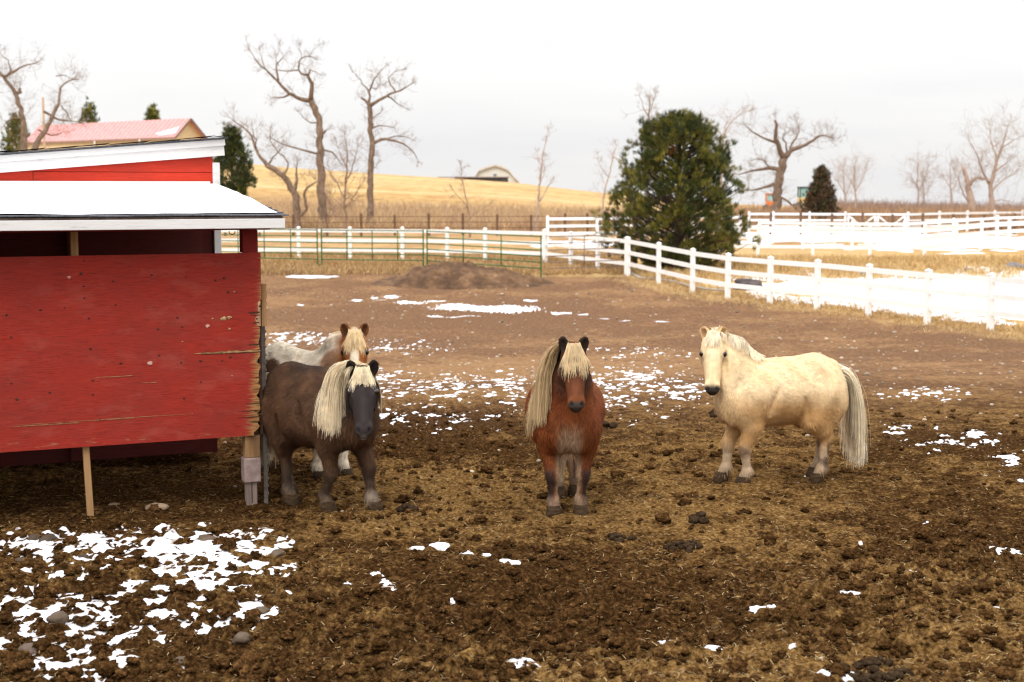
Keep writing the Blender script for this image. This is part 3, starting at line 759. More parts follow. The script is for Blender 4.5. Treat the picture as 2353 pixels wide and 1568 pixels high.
# ------------------------------------------------------------------ fences
def cap_mesh():
    b = MB(); b.box((-.075, -.075, 0), (.075, .075, .025)); v = [(-.07, -.07, .025), (.07, -.07, .025), (.07, .07, .025), (-.07, .07, .025), (0, 0, .075)]
    b.add(v, [(0, 1, 4), (1, 2, 4), (2, 3, 4), (3, 0, 4)]); return b
_shared = {}
def shared(key, mb, mat, parent, name):
    """a repeat of a part: the mesh data is shared"""
    if key not in _shared:
        o = mb().build(name, mat, parent, bevel=0); _shared[key] = o; return o
    o = _shared[key].copy(); o.name = name; COL.objects.link(o); o.parent = parent; return o
def post_mb():
    b = MB(); b.box((-.064, -.064, -.6), (.064, .064, 1.38)); return b
HF = 1.4
def white_fence(label, feet, group='white rail fences', rails=(1.27, .86, .45), H=HF):
    feet = [np.asarray(p, float) for p in feet]
    t = thing('rail_fence', label, 'fence', feet[0], 0, group)
    for i, p in enumerate(feet):
        d = feet[min(i + 1, len(feet) - 1)] - feet[max(i - 1, 0)]
        a = math.atan2(d[1], d[0])
        o = shared('post', post_mb, M['vinyl'], t, 'post'); o.location = p - feet[0]; o.rotation_euler = (0, 0, a)
        c = shared('cap', cap_mesh, M['vinyl'], o, 'cap'); c.location = (0, 0, 1.381)
    for p, q in zip(feet[:-1], feet[1:]):
        d = q - p; d = d / np.linalg.norm(d)
        for z in rails:
            b = MB(); b.beam(p - feet[0] + d * .066 + [0, 0, z], q - feet[0] - d * .066 + [0, 0, z], .042, .14); b.build('rail', M['vinyl'], t)
    return t
white_fence('white three rail vinyl fence sweeping from the pine to the right edge', FENCE)
def on(x, y): return np.array([x, y, float(T(x, y))])
def span(a, b, n): return [on(*(np.array(a[:2]) * (1 - t) + np.array(b[:2]) * t)) for t in np.linspace(0, 1, n)]
A = [at(px, 600, y) for px, y in ((440, 60), (555, 60.5), (687, 60.5), (805, 60.2), (925, 60), (1028, 59.5), (1115, 59), (1251, 57.8))]
A = [on(p[0], p[1]) for p in A]
white_fence('white rail fence along the back behind the green pipe panels', A)
c0, c1_ = on(*at(1251, 600, 57.8)[:2]), FENCE[0]
white_fence('short white fence linking the far corner to the end post under the pine', span(c0 * .985 + c1_ * .015, c1_ * .985 + c0 * .015, 4))
def far_posts(lst): return [on(*at(px, 560, y)[:2]) for px, y in lst]
white_fence('far white fence rising behind the pine on its left', far_posts([(1258, 80), (1372, 81), (1480, 82), (1590, 83), (1700, 84)]))
R2 = [(1655, 64), (1742, 63.5), (1868, 63), (1999, 62.5), (2124, 62)]
white_fence('white fence with snow behind it crossing the middle right', far_posts(R2))
white_fence('white fence running on right from the middle corner post', far_posts([(2124.8, 62.4), (2197, 66), (2255, 69.5), (2318, 72), (2380, 74), (2450, 76)]))
white_fence('white fence in the snow between the nearer and farther right fences', far_posts([(1745, 72), (1845, 71), (1958, 70), (2078, 69.5), (2190, 75), (2290, 82), (2400, 86)]))
white_fence('farthest white fence right of the pine up to the braced gate', far_posts([(1720, 94), (1776, 94), (1859, 93.5), (1941, 93)]))
white_fence('farthest white fence right of the braced gate', far_posts([(2085, 92), (2157, 96), (2221, 99), (2284, 102), (2347, 104), (2420, 106)]))
# gate with crossed braces in the far run
g0, g1 = on(*at(1945, 560, 93)[:2]), on(*at(2081, 560, 92)[:2])
t = thing('field_gate', 'white double gate with crossed braces in the farthest fence', 'gate', g0)
gm = (g0 + g1) / 2
for a, b_ in ((g0, gm), (gm, g1)):
    d = b_ - a; d /= np.linalg.norm(d); a2, b2 = a + d * .08 - g0, b_ - d * .08 - g0
    b = MB()
    for z in (1.27, .45): b.beam(a2 + [0, 0, z], b2 + [0, 0, z], .05, .12)
    for p in (a2, b2): b.beam(p + [0, 0, .38], p + [0, 0, 1.34], .05, .12, (1, 0, 0))
    b.build('leaf', M['vinyl'], t)
    b = MB(); m_ = (a2 + b2) / 2; b.beam(a2 + [0, .03, 1.2], m_ + [0, .03, .5], .04, .1); b.beam(m_ + [0, .03, .5], b2 + [0, .03, 1.2], .04, .1); b.build('brace', M['vinyl'], t)

# green pipe panels
def pipe_panel(name, label, a, b_, mat, heights, z0=.28, uprights=3, r=.021, posts=True, thick=.05):
    t = thing(name, label, 'gate' if name == 'pipe_gate' else 'fence', a, 0, 'green pipe corral panels' if mat is M['green_steel'] else None)
    d = b_ - a
    for h in heights:
        b = MB(); b.tube([[0, 0, h], d * .5 + [0, 0, h], d + [0, 0, h]], r, 8); b.build('bar', mat, t, smooth=True)
    for k in range(1, uprights + 1):
        p = d * k / (uprights + 1); b = MB(); b.tube([p + [0, .03, heights[-1]], p + [0, .03, heights[0]]], r, 8); b.build('upright', mat, t, smooth=True)
    for p in ((d * 0, d) if posts else ()):
        b = MB(); b.box(p + [-thick / 2, -.03, -.1], p + [thick / 2, .03, heights[0] + .05]); b.build('end_post', mat, t)
    return t
hs = [1.5, 1.26, 1.02, .80, .58, .36]
q0, q1, q2, q3 = on(*at(600, 600, 56.5)[:2]), on(*at(735, 628, 55.7)[:2]), on(*at(978, 620, 55)[:2]), on(*at(1243, 637, 51)[:2])
q00 = on(*at(430, 600, 57.5)[:2])
dd = (q1 - q0) / np.linalg.norm(q1 - q0) * .09
pipe_panel('corral_fence', 'green pipe corral panel showing just right of the red barn', q00, q1 - dd, M['green_steel'], hs, uprights=4)
pipe_panel('corral_fence', 'middle green pipe corral panel behind the left end of the dirt mound', q1 + dd, q2 - dd, M['green_steel'], hs, uprights=3)
dd2 = (q3 - q2) / np.linalg.norm(q3 - q2) * .09
pipe_panel('corral_fence', 'green pipe corral panel with stout uprights behind the dirt mound', q2 + dd2, q3, M['green_steel'], hs, uprights=2)
pipe_panel('pipe_gate', 'thin rusty pipe gate between the green panels and the white fence', q3 + np.array([.25, 0, 0]), FENCE[0] + np.array([-.3, 0, 0]), M['rusty_steel'], hs, uprights=1, posts=False, r=.018)

# brown post and wire fence in front of the hill
t = thing('wire_fence', 'brown wooden post and wire fence below the golden hill', 'fence', on(*at(420, 540, 88)[:2]))
wp = [on(*at(px, 540, 88 + 4 * (px - 420) / 2000)[:2]) for px in list(range(440, 1300, 78)) + list(range(1350, 2600, 70))]
o0 = np.array(t.location)
for p in wp:
    if -1 < p[0] * 0 < 1:
        b = MB(); l = p - o0; b.beam(l + [0, 0, -.3], l + np.array([random.uniform(-.04, .04), 0, 1.35 + random.uniform(-.08, .1)]), .15, .15, (0, 1, 0)); b.build('post', M['brown_wood'], t)
for z in (1.2, .85, .5):
    b = MB(); b.tube([p - o0 + [0, -.08, z] for p in wp], .02, 4, cap=False); b.build('wire', M['brown_wood'], t)

# dirt mound in front of the green panels
mp_ = on(*at(1065, 630, 49)[:2])
na, nr = 90, 34
an = np.linspace(0, 2 * np.pi, na, endpoint=False); rr = np.linspace(0, 1, nr)
AA, RR = np.meshgrid(an, rr)
mx, my = RR * np.cos(AA) * 3.3, RR * np.sin(AA) * 1.7
skew = 1 + .35 * np.cos(AA - 2.7)
prof = np.clip(1 - RR, 0, 1) ** .8 * (1 - .35 * sstep(-.5, 2.8, mx)) 
mz = .8 * prof + (fbm(mx * 1.4, my * 1.4, 5, 4) - .5) * .4 * sstep(0, .25, 1 - RR) + (fbm(mx * 5, my * 5, 8, 4) - .5) * .2 * sstep(0, .2, 1 - RR) - .03
zz = T(mx + mp_[0], my + mp_[1]) - mp_[2]
qq = [(j * na + i, j * na + (i + 1) % na, (j + 1) * na + (i + 1) % na, (j + 1) * na + i) for j in range(nr - 1) for i in range(na)]
M['mound'] = nmat('mound_dirt', [(.3, (.03, .015, .008)), (.5, (.095, .050, .025)), (.62, (.18, .10, .05)), (.75, (.38, .24, .12))], 1.3, rough=.95, bump=.8, bscale=9, bdist=.05, nrough=.75)
o = raw_mesh('dirt_mound', np.stack([mx, my, mz + zz], -1).reshape(-1, 3), quad=qq, mats=M['mound'])
o.location = mp_.tolist(); tag(o, 'low lumpy mound of brown manure and dirt in front of the green panels', 'dirt mound')

# grey hose along the foot of the white fence
pts = [hit(px, py) + [0, 0, .05] for px, py in ((1405, 612), (1432, 620), (1452, 632), (1470, 642), (1505, 645), (1545, 650), (1580, 660), (1620, 668), (1672, 672))]
b = MB(); b.tube(pts, .045, 6); o = b.build('hose', nmat('hose_rubber', two((.3, .28, .27), (.4, .38, .37)), 6, rough=.6), smooth=True)
tag(o, 'grey hose looping along the foot of the white fence', 'hose')
# dark boulder behind the fence
p = on(*at(1722, 640, 47)[:2]); v = lump(I3, .5, 1.2, .62, 2) * .48
b = MB(); b.add(v * np.array([1.15, .8, .8]), I3[1]); o = b.build('boulder', nmat('boulder_rock', two((.03, .025, .026), (.11, .085, .08)), 3, rough=.9, bump=.6), smooth=True); o.location = (p + [0, 0, .12]).tolist()
tag(o, 'dark boulder in dry grass behind the white fence, right of the pine', 'boulder')
for px, y, s, lb in ((1990, 52, .28, 'small grey stone in the strip of dry grass below the middle fence'), (2330, 55, .4, 'low grey stone near the right edge in the strip of dry grass'), (2225, 54, .22, 'little dark stone in the strip of dry grass toward the right edge')):
    p = on(*at(px, 640, y)[:2]); b = MB(); b.add(lump(I2, .5, 1.2, .5, px) * s, I2[1]); o = b.build('stone', nmat('field_stone', two((.09, .085, .09), (.2, .19, .2)), 5, rough=.9), smooth=True); o.location = (p + [0, 0, s * .2]).tolist(); tag(o, lb, 'stone')
# ------------------------------------------------------------------ bare trees
def tubes_mesh(name, segs, mat, parent, n=4):
    """many tapered twigs in one mesh: segs = list of (points, radii)"""
    V = []; Q = []; k = 0
    an = np.arange(n) * 2 * math.pi / n
    for P, R in segs:
        m = len(P); d = np.gradient(P, axis=0); d /= np.linalg.norm(d, axis=1)[:, None] + 1e-9
        ref = np.array([0.3, .2, 1.]) if abs(d[0, 2]) < .85 else np.array([1., .3, 0])
        r = np.cross(d, ref); r /= np.linalg.norm(r, axis=1)[:, None] + 1e-9; b = np.cross(d, r)
        V.append((P[:, None] + R[:, None, None] * (np.cos(an)[None, :, None] * r[:, None] + np.sin(an)[None, :, None] * b[:, None])).reshape(-1, 3))
        i, j = np.meshgrid(np.arange(m - 1), np.arange(n), indexing='ij')
        Q.append(np.stack([i * n + j, i * n + (j + 1) % n, (i + 1) * n + (j + 1) % n, (i + 1) * n + j], -1).reshape(-1, 4) + k); k += m * n
    return raw_mesh(name, np.concatenate(V), quad=np.concatenate(Q), mats=mat, parent=parent)

def resample(P, n):
    P = np.asarray(P, float); s = np.concatenate([[0], np.cumsum(np.linalg.norm(np.diff(P, axis=0), axis=1))])
    t = np.linspace(0, s[-1], n)
    Q = np.stack([np.interp(t, s, P[:, k]) for k in range(P.shape[1])], 1)
    if n > 4:
        for _ in range(2): Q[1:-1] = Q[1:-1] * .5 + (Q[:-2] + Q[2:]) * .25
    return Q

def twig(r, p, d, L, rad, lev, out, up=.25, droop=0):
    n = 4 if lev else 3
    P = [p]; d = d / np.linalg.norm(d)
    for k in range(n):
        d = d + r.normal(0, .28, 3) + np.array([0, 0, up * .35 - droop * .3 * k / n]); d /= np.linalg.norm(d)
        P.append(P[-1] + d * L / n)
    P = np.array(P); out.append((P, np.linspace(rad, rad * .35, len(P))))
    if lev:
        for _ in range(int(r.integers(3, 6))):
            t = r.uniform(.2, 1); i = min(int(t * n), n - 1); q = P[i] + (P[i + 1] - P[i]) * (t * n - i)
            e = P[i + 1] - P[i]; e /= np.linalg.norm(e)
            twig(r, q, e * .8 + r.normal(0, .55, 3), L * r.uniform(.35, .65), rad * .6, lev - 1, out, up, droop)

def bare_tree(label, Yd, limbs, seed, conv, mat=None, tmat=None, name='bare_tree', group=None, twigs=1.0, up=.3, tl=1.0, lev=2, trad=.013, depth=.5, twig_from=.35):
    """limbs: [(crop points, r0, r1)], radii in metres; the first is the trunk"""
    r = np.random.default_rng(seed)
    b0 = conv(*limbs[0][0][0]); base = on(*at(b0[0], b0[1], Yd)[:2])
    t = thing(name, label, 'tree', base, r.uniform(0, .01), group)
    tm = MB(); segs = []; done = []
    for li, (pts, r0, r1) in enumerate(limbs):
        P2 = [conv(*p) for p in pts]
        P = np.array([at(px, py, Yd) for px, py in P2])
        if li == 0:
            off = np.zeros(len(P)); P[0, 2] = min(P[0, 2], base[2] - .25)
        else:
            A_ = np.concatenate(done); k = np.argmin(np.linalg.norm((A_ - P[0])[:, [0, 2]], axis=1)); y0 = A_[k, 1] - Yd
            if np.linalg.norm((A_[k] - P[0])[[0, 2]]) < .8: P[0, [0, 2]] = A_[k, [0, 2]]
            s = np.concatenate([[0], np.cumsum(np.linalg.norm(np.diff(P, axis=0), axis=1))])
            off = y0 + s * r.uniform(-1, 1) * depth
        # move along the sight line so the limb keeps its place
        for i in range(len(P)):
            v = P[i] - [0, 0, CAM_H]; P[i] = [0, 0, CAM_H] + v * ((Yd + off[i]) / Yd)
        L = np.linalg.norm(np.diff(P, axis=0), axis=1).sum()
        n = max(6, int(L / .3)); Q = resample(P, n)
        Q[1:-1] += r.normal(0, .03 + .1 * r1, (n - 2, 3)) * [1, 1, .3]
        R = np.linspace(r0, r1, n) * (1 + r.normal(0, .06, n))
        if li == 0: R[:3] *= [1.5, 1.22, 1.05][:len(R[:3])]
        tm.tube(Q - base, R, 9 if r0 > .08 else 6)
        done.append(Q)
        cnt = int(L * 2.7 * twigs)
        for _ in range(cnt):
            u = r.uniform(twig_from if li == 0 else .12, 1) ** .8; i = min(int(u * (n - 1)), n - 2)
            q = Q[i] + (Q[i + 1] - Q[i]) * r.uniform(0, 1) - base
            e = Q[i + 1] - Q[i]; e /= np.linalg.norm(e)
            twig(r, q, e * .5 + r.normal(0, .7, 3), tl * r.uniform(.5, 1.7), trad * r.uniform(.7, 1.5), lev, segs, up)
        if r1 < .12:
            for _ in range(4): twig(r, Q[-1] - base, (Q[-1] - Q[-2]) / np.linalg.norm(Q[-1] - Q[-2]) + r.normal(0, .4, 3), tl * r.uniform(.35, .9), trad * 1.2, lev, segs, up)
    tm.build('trunk', tmat or M['bark'], t, smooth=True)
    tubes_mesh('branches', segs, mat or M['twig'], t, 3)
    return t
c2 = lambda x, y: (504.6 + x * .3678, 72.1 + y * .3678)
c3 = lambda x, y: (937.2 + x * .2483, 274 + y * .2483)
c4 = lambda x, y: (1333.7 + x * .3311, 201.9 + y * .3311)
c5 = lambda x, y: (1658 + x * .3494, 245 + y * .3494)
c1 = lambda x, y: (x * .377, 57.7 + y * .377)

bare_tree('tall leaning cottonwood with a heart shaped loop of limbs against the sky', 98, [
    ([(640, 1190), (637, 1000), (632, 850), (632, 740), (625, 640), (618, 530), (600, 490), (572, 432)], .33, .2),
    ([(572, 432), (580, 380), (582, 340), (570, 295), (545, 268)], .17, .1),
    ([(545, 268), (510, 275), (492, 240), (490, 190), (515, 158), (555, 148), (590, 165)], .085, .03),
    ([(490, 235), (455, 240), (430, 258), (400, 245), (365, 245)], .06, .025),
    ([(545, 268), (555, 225), (590, 250), (625, 270)], .07, .02),
    ([(572, 432), (510, 428), (450, 395), (400, 360), (370, 320), (330, 270), (280, 235), (230, 190), (205, 160), (195, 125)], .15, .018),
    ([(370, 320), (355, 280), (350, 215), (370, 175), (400, 158)], .08, .025),
    ([(450, 400), (400, 418), (340, 412)], .08, .035),
    ([(280, 235), (265, 180), (252, 125)], .035, .008),
    ([(350, 210), (335, 175), (375, 125), (376, 95)], .03, .008),
    ([(600, 560), (565, 580), (530, 550), (510, 520)], .06, .02),
    ([(515, 158), (505, 125), (500, 100)], .025, .008),
    ([(555, 148), (590, 112), (615, 90)], .025, .008),
    ([(655, 640), (668, 618)], .1, .06),
    ([(660, 750), (700, 745), (735, 785), (760, 830)], .08, .025),
    ([(605, 760), (540, 745), (480, 735), (420, 710), (370, 700), (330, 670)], .09, .025)], 11, c2, twigs=1.35, tl=.75, trad=.009)
bare_tree('forked cottonwood with one drooping right limb above the hill', 99, [
    ([(940, 1175), (941, 1000), (944, 850), (950, 740), (945, 640), (942, 560), (936, 470)], .25, .17),
    ([(936, 470), (915, 430), (885, 415)], .12, .07),
    ([(936, 470), (928, 400), (945, 345), (965, 300), (1000, 250), (1030, 225)], .1, .02),
    ([(928, 385), (905, 340), (870, 300), (840, 260)], .06, .015),
    ([(940, 465), (985, 430), (1040, 405), (1090, 380), (1140, 375), (1175, 340), (1205, 325)], .13, .03),
    ([(1090, 380), (1070, 330), (1040, 310), (1075, 250), (1140, 240)], .06, .015),
    ([(1040, 405), (1090, 425), (1125, 470), (1160, 480)], .06, .02),
    ([(960, 705), (1000, 680), (1030, 660), (1075, 685), (1130, 690), (1180, 715), (1215, 760), (1235, 800)], .12, .025),
    ([(1030, 668), (1080, 655), (1140, 650), (1190, 670)], .06, .02),
    ([(955, 620), (990, 580), (1020, 590), (1080, 600)], .07, .02),
    ([(955, 560), (985, 520), (1010, 500)], .05, .02),
    ([(945, 345), (985, 370), (1000, 330)], .04, .015)], 12, c2, twigs=1.5, tl=.75, trad=.009)
bare_tree('gnarled low tree with twisted trunks beside the leaning cottonwood', 95, [
    ([(478, 1160), (480, 1060), (460, 1010), (435, 950), (400, 900), (340, 860), (295, 840)], .3, .16),
    ([(295, 840), (255, 790), (222, 735), (215, 670), (170, 615), (110, 575), (65, 540)], .13, .02),
    ([(222, 735), (228, 660), (200, 600)], .06, .015),
    ([(295, 830), (320, 795), (360, 770), (390, 720)], .08, .02),
    ([(490, 1000), (480, 940), (478, 880), (485, 820)], .15, .04),
    ([(510, 1160), (545, 1140), (545, 1080), (520, 1010), (545, 970), (600, 945)], .13, .05),
    ([(400, 900), (440, 860), (430, 800), (380, 770), (310, 700), (320, 620)], .07, .02)], 13, c2, twigs=1.8, tl=.8, trad=.009)
bare_tree('bushy grey sapling between the two tall cottonwoods', 92, [
    ([(785, 1230), (780, 1080), (785, 960), (800, 850), (795, 740), (780, 640)], .1, .02),
    ([(785, 1050), (740, 960), (690, 880), (640, 830)], .05, .015),
    ([(785, 960), (830, 880), (850, 780), (860, 690)], .05, .012),
    ([(780, 1100), (860, 1010), (900, 940)], .04, .012),
    ([(795, 850), (760, 780), (730, 700)], .04, .012),
    ([(782, 1120), (720, 1060), (680, 990)], .04, .012)], 14, c2, M['twig'], M['twig'], twigs=2.4, tl=.75, trad=.009, twig_from=.1)
bare_tree('leaning thin tree behind the brown fence left of the dirt mound crest', 88, [
    ([(640, 1180), (700, 1090), (660, 1000), (600, 930)], .05, .02), ([(640, 1150), (720, 1120), (800, 1040)], .04, .015)], 15, c2, M['twig'], M['twig'], twigs=2.2, tl=.8, twig_from=.05)
bare_tree('slender crooked sapling standing below the hilltop barn', 86, [
    ([(572, 1060), (565, 900), (548, 760), (520, 650), (500, 560), (492, 430)], .07, .015),
    ([(560, 840), (500, 740), (420, 660)], .03, .01), ([(570, 940), (640, 860), (760, 780)], .03, .01)], 16, c3, M['twig'], M['twig'], twigs=1.5, tl=.6, trad=.008, twig_from=.1)
bare_tree('thin double stemmed tree right of the hilltop barn', 90, [
    ([(1182, 1010), (1195, 880), (1212, 740), (1225, 560), (1240, 400), (1268, 260), (1300, 100)], .11, .015),
    ([(1205, 780), (1260, 690), (1300, 620), (1340, 560)], .05, .012), ([(1240, 420), (1205, 380), (1195, 310)], .03, .01), ([(1225, 620), (1270, 500), (1262, 350)], .03, .01)], 17, c3, M['pale_twig'], M['pale_twig'], twigs=1.3, tl=.55, trad=.008, twig_from=.15)
bare_tree('thin pale tree leaning just left of the green pine', 90, [
    ([(1785, 960), (1800, 800), (1830, 640), (1860, 500), (1905, 360), (1930, 250)], .09, .015),
    ([(1905, 360), (1960, 390), (2000, 420)], .04, .012), ([(1850, 540), (1790, 460), (1760, 380)], .03, .01)], 18, c3, M['pale_twig'], M['pale_twig'], twigs=1.4, tl=.7, trad=.008, twig_from=.2)
bare_tree('bare tree whose tip pokes up behind the top of the pine', 80, [
    ([(460, 1000), (470, 600), (468, 300), (470, 160), (480, 80)], .1, .02), ([(470, 180), (500, 110), (520, 40)], .03, .01), ([(470, 200), (430, 130), (410, 60)], .03, .01), ([(480, 420), (520, 260), (530, 150)], .03, .012)], 19, c4, M['twig'], M['twig'], twigs=1.2, tl=.7, trad=.008, twig_from=.5)
bare_tree('bare tree behind the right shoulder of the pine', 88, [
    ([(960, 1000), (975, 700), (985, 450), (1000, 310), (1020, 240)], .12, .03), ([(1000, 310), (1050, 230), (1110, 180), (1170, 160)], .05, .012), ([(995, 340), (940, 280), (890, 240)], .04, .012)], 20, c4, M['pale_twig'], M['pale_twig'], twigs=1.8, tl=1.0, trad=.009, twig_from=.5)
bare_tree('old spreading cottonwood with a broken top right of the pine', 112, [
    ([(355, 680), (362, 600), (375, 520), (385, 450), (400, 390), (412, 340)], .45, .3),
    ([(405, 350), (385, 300), (365, 240), (355, 180), (358, 120), (350, 92)], .22, .1),
    ([(360, 235), (300, 220), (245, 195), (195, 160), (160, 128)], .12, .03),
    ([(412, 340), (445, 290), (500, 272), (560, 252), (610, 225), (640, 180), (700, 200)], .22, .03),
    ([(455, 285), (460, 235), (500, 195), (520, 160), (500, 110)], .1, .025),
    ([(430, 310), (425, 240), (390, 200), (440, 165)], .08, .02),
    ([(385, 430), (350, 400), (300, 405), (240, 415), (170, 430), (110, 450)], .2, .03),
    ([(330, 400), (290, 360), (250, 335), (215, 350)], .07, .02),
    ([(365, 510), (310, 520), (250, 545), (180, 550), (120, 560)], .14, .025),
    ([(385, 590), (430, 610), (470, 660), (520, 690)], .12, .03),
    ([(610, 225), (680, 170), (740, 220)], .05, .015)], 21, c5, twigs=1.7, tl=1.1, trad=.011)
bare_tree('bushy bare tree beside a broken trunk at the right edge', 135, [
    ([(1785, 695), (1775, 600), (1772, 520), (1790, 440), (1812, 350), (1840, 280), (1870, 180), (1890, 110)], .32, .03),
    ([(1772, 520), (1720, 440), (1680, 320), (1630, 220)], .12, .02), ([(1790, 440), (1860, 380), (1900, 350)], .1, .02),
    ([(1778, 560), (1850, 480), (1930, 440), (1960, 400)], .1, .02), ([(1775, 500), (1700, 470), (1660, 490)], .1, .03), ([(1812, 350), (1770, 230), (1760, 120)], .08, .015), ([(1840, 280), (1930, 210), (1970, 200)], .07, .015), ([(1780, 620), (1840, 610), (1960, 640)], .06, .015)], 22, c5, M['pale_twig'], M['pale_twig'], twigs=1.8, tl=1.5, trad=.012)
bare_tree('broken grey trunk with a snapped pointed top at the right', 134, [
    ([(1650, 690), (1640, 600), (1620, 520), (1605, 450), (1590, 395)], .5, .14), ([(1622, 520), (1660, 470), (1700, 460), (1740, 480)], .18, .05), ([(1600, 660), (1585, 570), (1560, 480), (1520, 400)], .08, .02)], 23, c5, M['pale_twig'], M['pale_twig'], twigs=1.2, tl=1.3, trad=.012)
g_ = 'pale thin trees on the skyline at right'
for k, (x, y0, y1, lb) in enumerate([(880, 670, 380, 'taller of two faint straw coloured trees right of the brown juniper'), (810, 670, 410, 'shorter faint tree between the brown juniper and its taller twin'), (1292, 665, 370, 'faint narrow tree alone on the skyline left of the broken trunk'), (1330, 665, 450, 'small faint tree close to the narrow skyline tree'), (1510, 665, 380, 'faint bushy tree just left of the broken trunk')]):
    bare_tree(lb, 150 + 5 * k, [([(x, y0), (x + 4, (y0 * 2 + y1) / 3), (x - 6, (y0 + y1) / 2), (x - 4, y1)], .14, .03), ([(x, (y0 + y1) / 2 + 40), (x + 45, (y0 + y1) / 2 - 40), (x + 70, y1 + 20)], .06, .02), ([(x, (y0 + y1) / 2 + 20), (x - 45, (y0 + y1) / 2 - 50)], .06, .02)], 30 + k, c5, M['pale_twig'], M['pale_twig'], twigs=1.6, tl=1.6, trad=.011, group=g_, twig_from=.25)
bare_tree('big twisted bare tree at the far left rising over the barn roof', 88, [
    ([(135, 1000), (140, 800), (150, 700), (148, 600), (125, 500), (100, 420), (75, 380), (35, 335), (10, 290), (-40, 250)], .34, .07),
    ([(30, 330), (20, 300), (70, 300), (110, 260), (160, 245), (230, 225)], .1, .02),
    ([(110, 430), (125, 410), (122, 385)], .14, .09),
    ([(160, 900), (215, 740), (270, 650), (310, 580), (345, 510), (372, 450), (352, 415), (375, 370), (420, 335), (470, 330)], .25, .025),
    ([(325, 560), (370, 590), (430, 580), (490, 595)], .09, .02), ([(372, 490), (410, 540), (440, 600)], .05, .015), ([(280, 660), (340, 690), (380, 655)], .07, .03),
    ([(372, 370), (390, 300), (440, 330)], .04, .015), ([(100, 420), (60, 330), (-20, 300)], .06, .02), ([(75, 300), (60, 230), (0, 170)], .05, .015), ([(130, 560), (70, 560), (20, 620)], .07, .02)], 24, c1, twigs=1.8, tl=.9, trad=.009)

# ------------------------------------------------------------------ evergreens
def needles(r, cen, dirs, n, L, w, col, spread=.9):
    """tufts of needle blades at the given points"""
    m = len(cen); N_ = m * n
    P = np.repeat(cen, n, 0); D = np.repeat(dirs, n, 0) + r.normal(0, spread, (N_, 3)); D /= np.linalg.norm(D, axis=1)[:, None]
    l = L * r.uniform(.6, 1.25, N_)[:, None]; S = np.cross(D, r.normal(0, 1, (N_, 3))); S /= np.linalg.norm(S, axis=1)[:, None]
    P = P + r.normal(0, L * .25, (N_, 3))
    V = np.stack([P - S * w, P + S * w, P + D * l + S * w * .3, P + D * l - S * w * .3], 1).reshape(-1, 3)
    return V, np.arange(N_ * 4).reshape(-1, 4), np.repeat(np.repeat(col, n, 0) * r.uniform(.75, 1.25, (N_, 1)), 4, 0)
M['needle'] = nmat('pine_needles', two((.8, .8, .8), (1.1, 1.1, 1.1)), 8, rough=.6, attr='col', spec=.25)
M['dark_bark'] = nmat('pine_bark', two((.05, .032, .022), (.11, .07, .05)), 8, rough=.95)

def lerp_prof(prof, z): return np.interp(z, [p[0] for p in prof], [p[1] for p in prof])
def evergreen(label, px, base_y, top_y, Yd, prof_l, prof_r, seed, tufts, tl, greens, name='pine_tree', blades=22, cluster=7, w=.009, brown=.006, trunk_r=.16, lowbare=.03, rag=(.75, .6)):
    """prof_*: crown half width in metres over height fraction, left and right"""
    r = np.random.default_rng(seed)
    base = on(*at(px, base_y, Yd)[:2]); top = at(px, top_y, Yd)[2]; H = top - base[2]
    t = thing(name, label, 'tree', base)
    tb = MB(); tb.tube([[0, 0, -.3], [.03, 0, H * .25], [-.03, .02, H * .55], [0, 0, H * .92]], [trunk_r * 1.3, trunk_r, trunk_r * .6, .02], 9)
    C = []; Dn = []; K_ = []
    while len(C) < tufts:
        z = r.uniform(lowbare, 1) ** .95; a = r.uniform(0, 2 * np.pi)
        s = .5 + .5 * math.cos(a)
        W = lerp_prof(prof_r, z) * s + lerp_prof(prof_l, z) * (1 - s)
        W *= rag[0] + rag[1] * float(vnoise(np.array([a * 2.9 + z * 3]), np.array([z * 11]), seed)[0])     # ragged outline
        q = W * r.uniform(.2, 1) ** .42
        e = np.array([math.cos(a) * q, math.sin(a) * q, z * H])
        o_ = np.array([math.cos(a) * q * .15, math.sin(a) * q * .15, max(.05, z * H - q * .45)])
        if r.uniform() < .5 or len(K_) < 60:
            tb.tube([o_, o_ * .5 + e * .5 + [0, 0, -.05 * q], e], [.035, .022, .008], 4, cap=False)
        k = r.integers(3, cluster + 1); g_ = greens[r.integers(len(greens))] * r.uniform(.65, 1.35)
        if r.uniform() < brown: g_ = np.array([.2, .085, .03])
        dv = (e - o_); dv /= np.linalg.norm(dv) + 1e-6; dv = dv * .7 + [0, 0, .75]
        for _ in range(k):
            C.append(e + r.normal(0, tl * .72, 3) * [1, 1, 1.3]); Dn.append(dv); K_.append(g_ * r.uniform(.85, 1.2))
    tb.build('trunk', M['dark_bark'], t, smooth=True)
    V, Q, c = needles(r, np.array(C), np.array(Dn), blades, tl, w, np.array(K_), .55)
    raw_mesh('crown', V, quad=Q, C=c, mats=M['needle'], parent=t, smooth=False)
    return t
GR = [np.array(c) for c in ((.055, .066, .011), (.08, .088, .013), (.13, .122, .02), (.038, .048, .012), (.17, .148, .026))]
evergreen('big bushy green pine standing behind the white fence', 1560, 592, 272, 55,
          [(0, .6), (.04, 1.3), (.1, 2.1), (.2, 2.6), (.3, 2.8), (.4, 2.6), (.5, 2.45), (.6, 2.15), (.7, 2.05), (.8, 1.85), (.9, 1.55), (.96, 1.2), (1, .2)],
          [(0, .6), (.04, 1.0), (.1, 1.8), (.2, 2.5), (.28, 2.3), (.4, 2.05), (.5, 2.05), (.6, 2.1), (.7, 2.05), (.8, 1.85), (.9, 1.2), (1, .35)], 41, 4600, .15, GR, blades=26, w=.010, cluster=8, rag=(.62, .72))
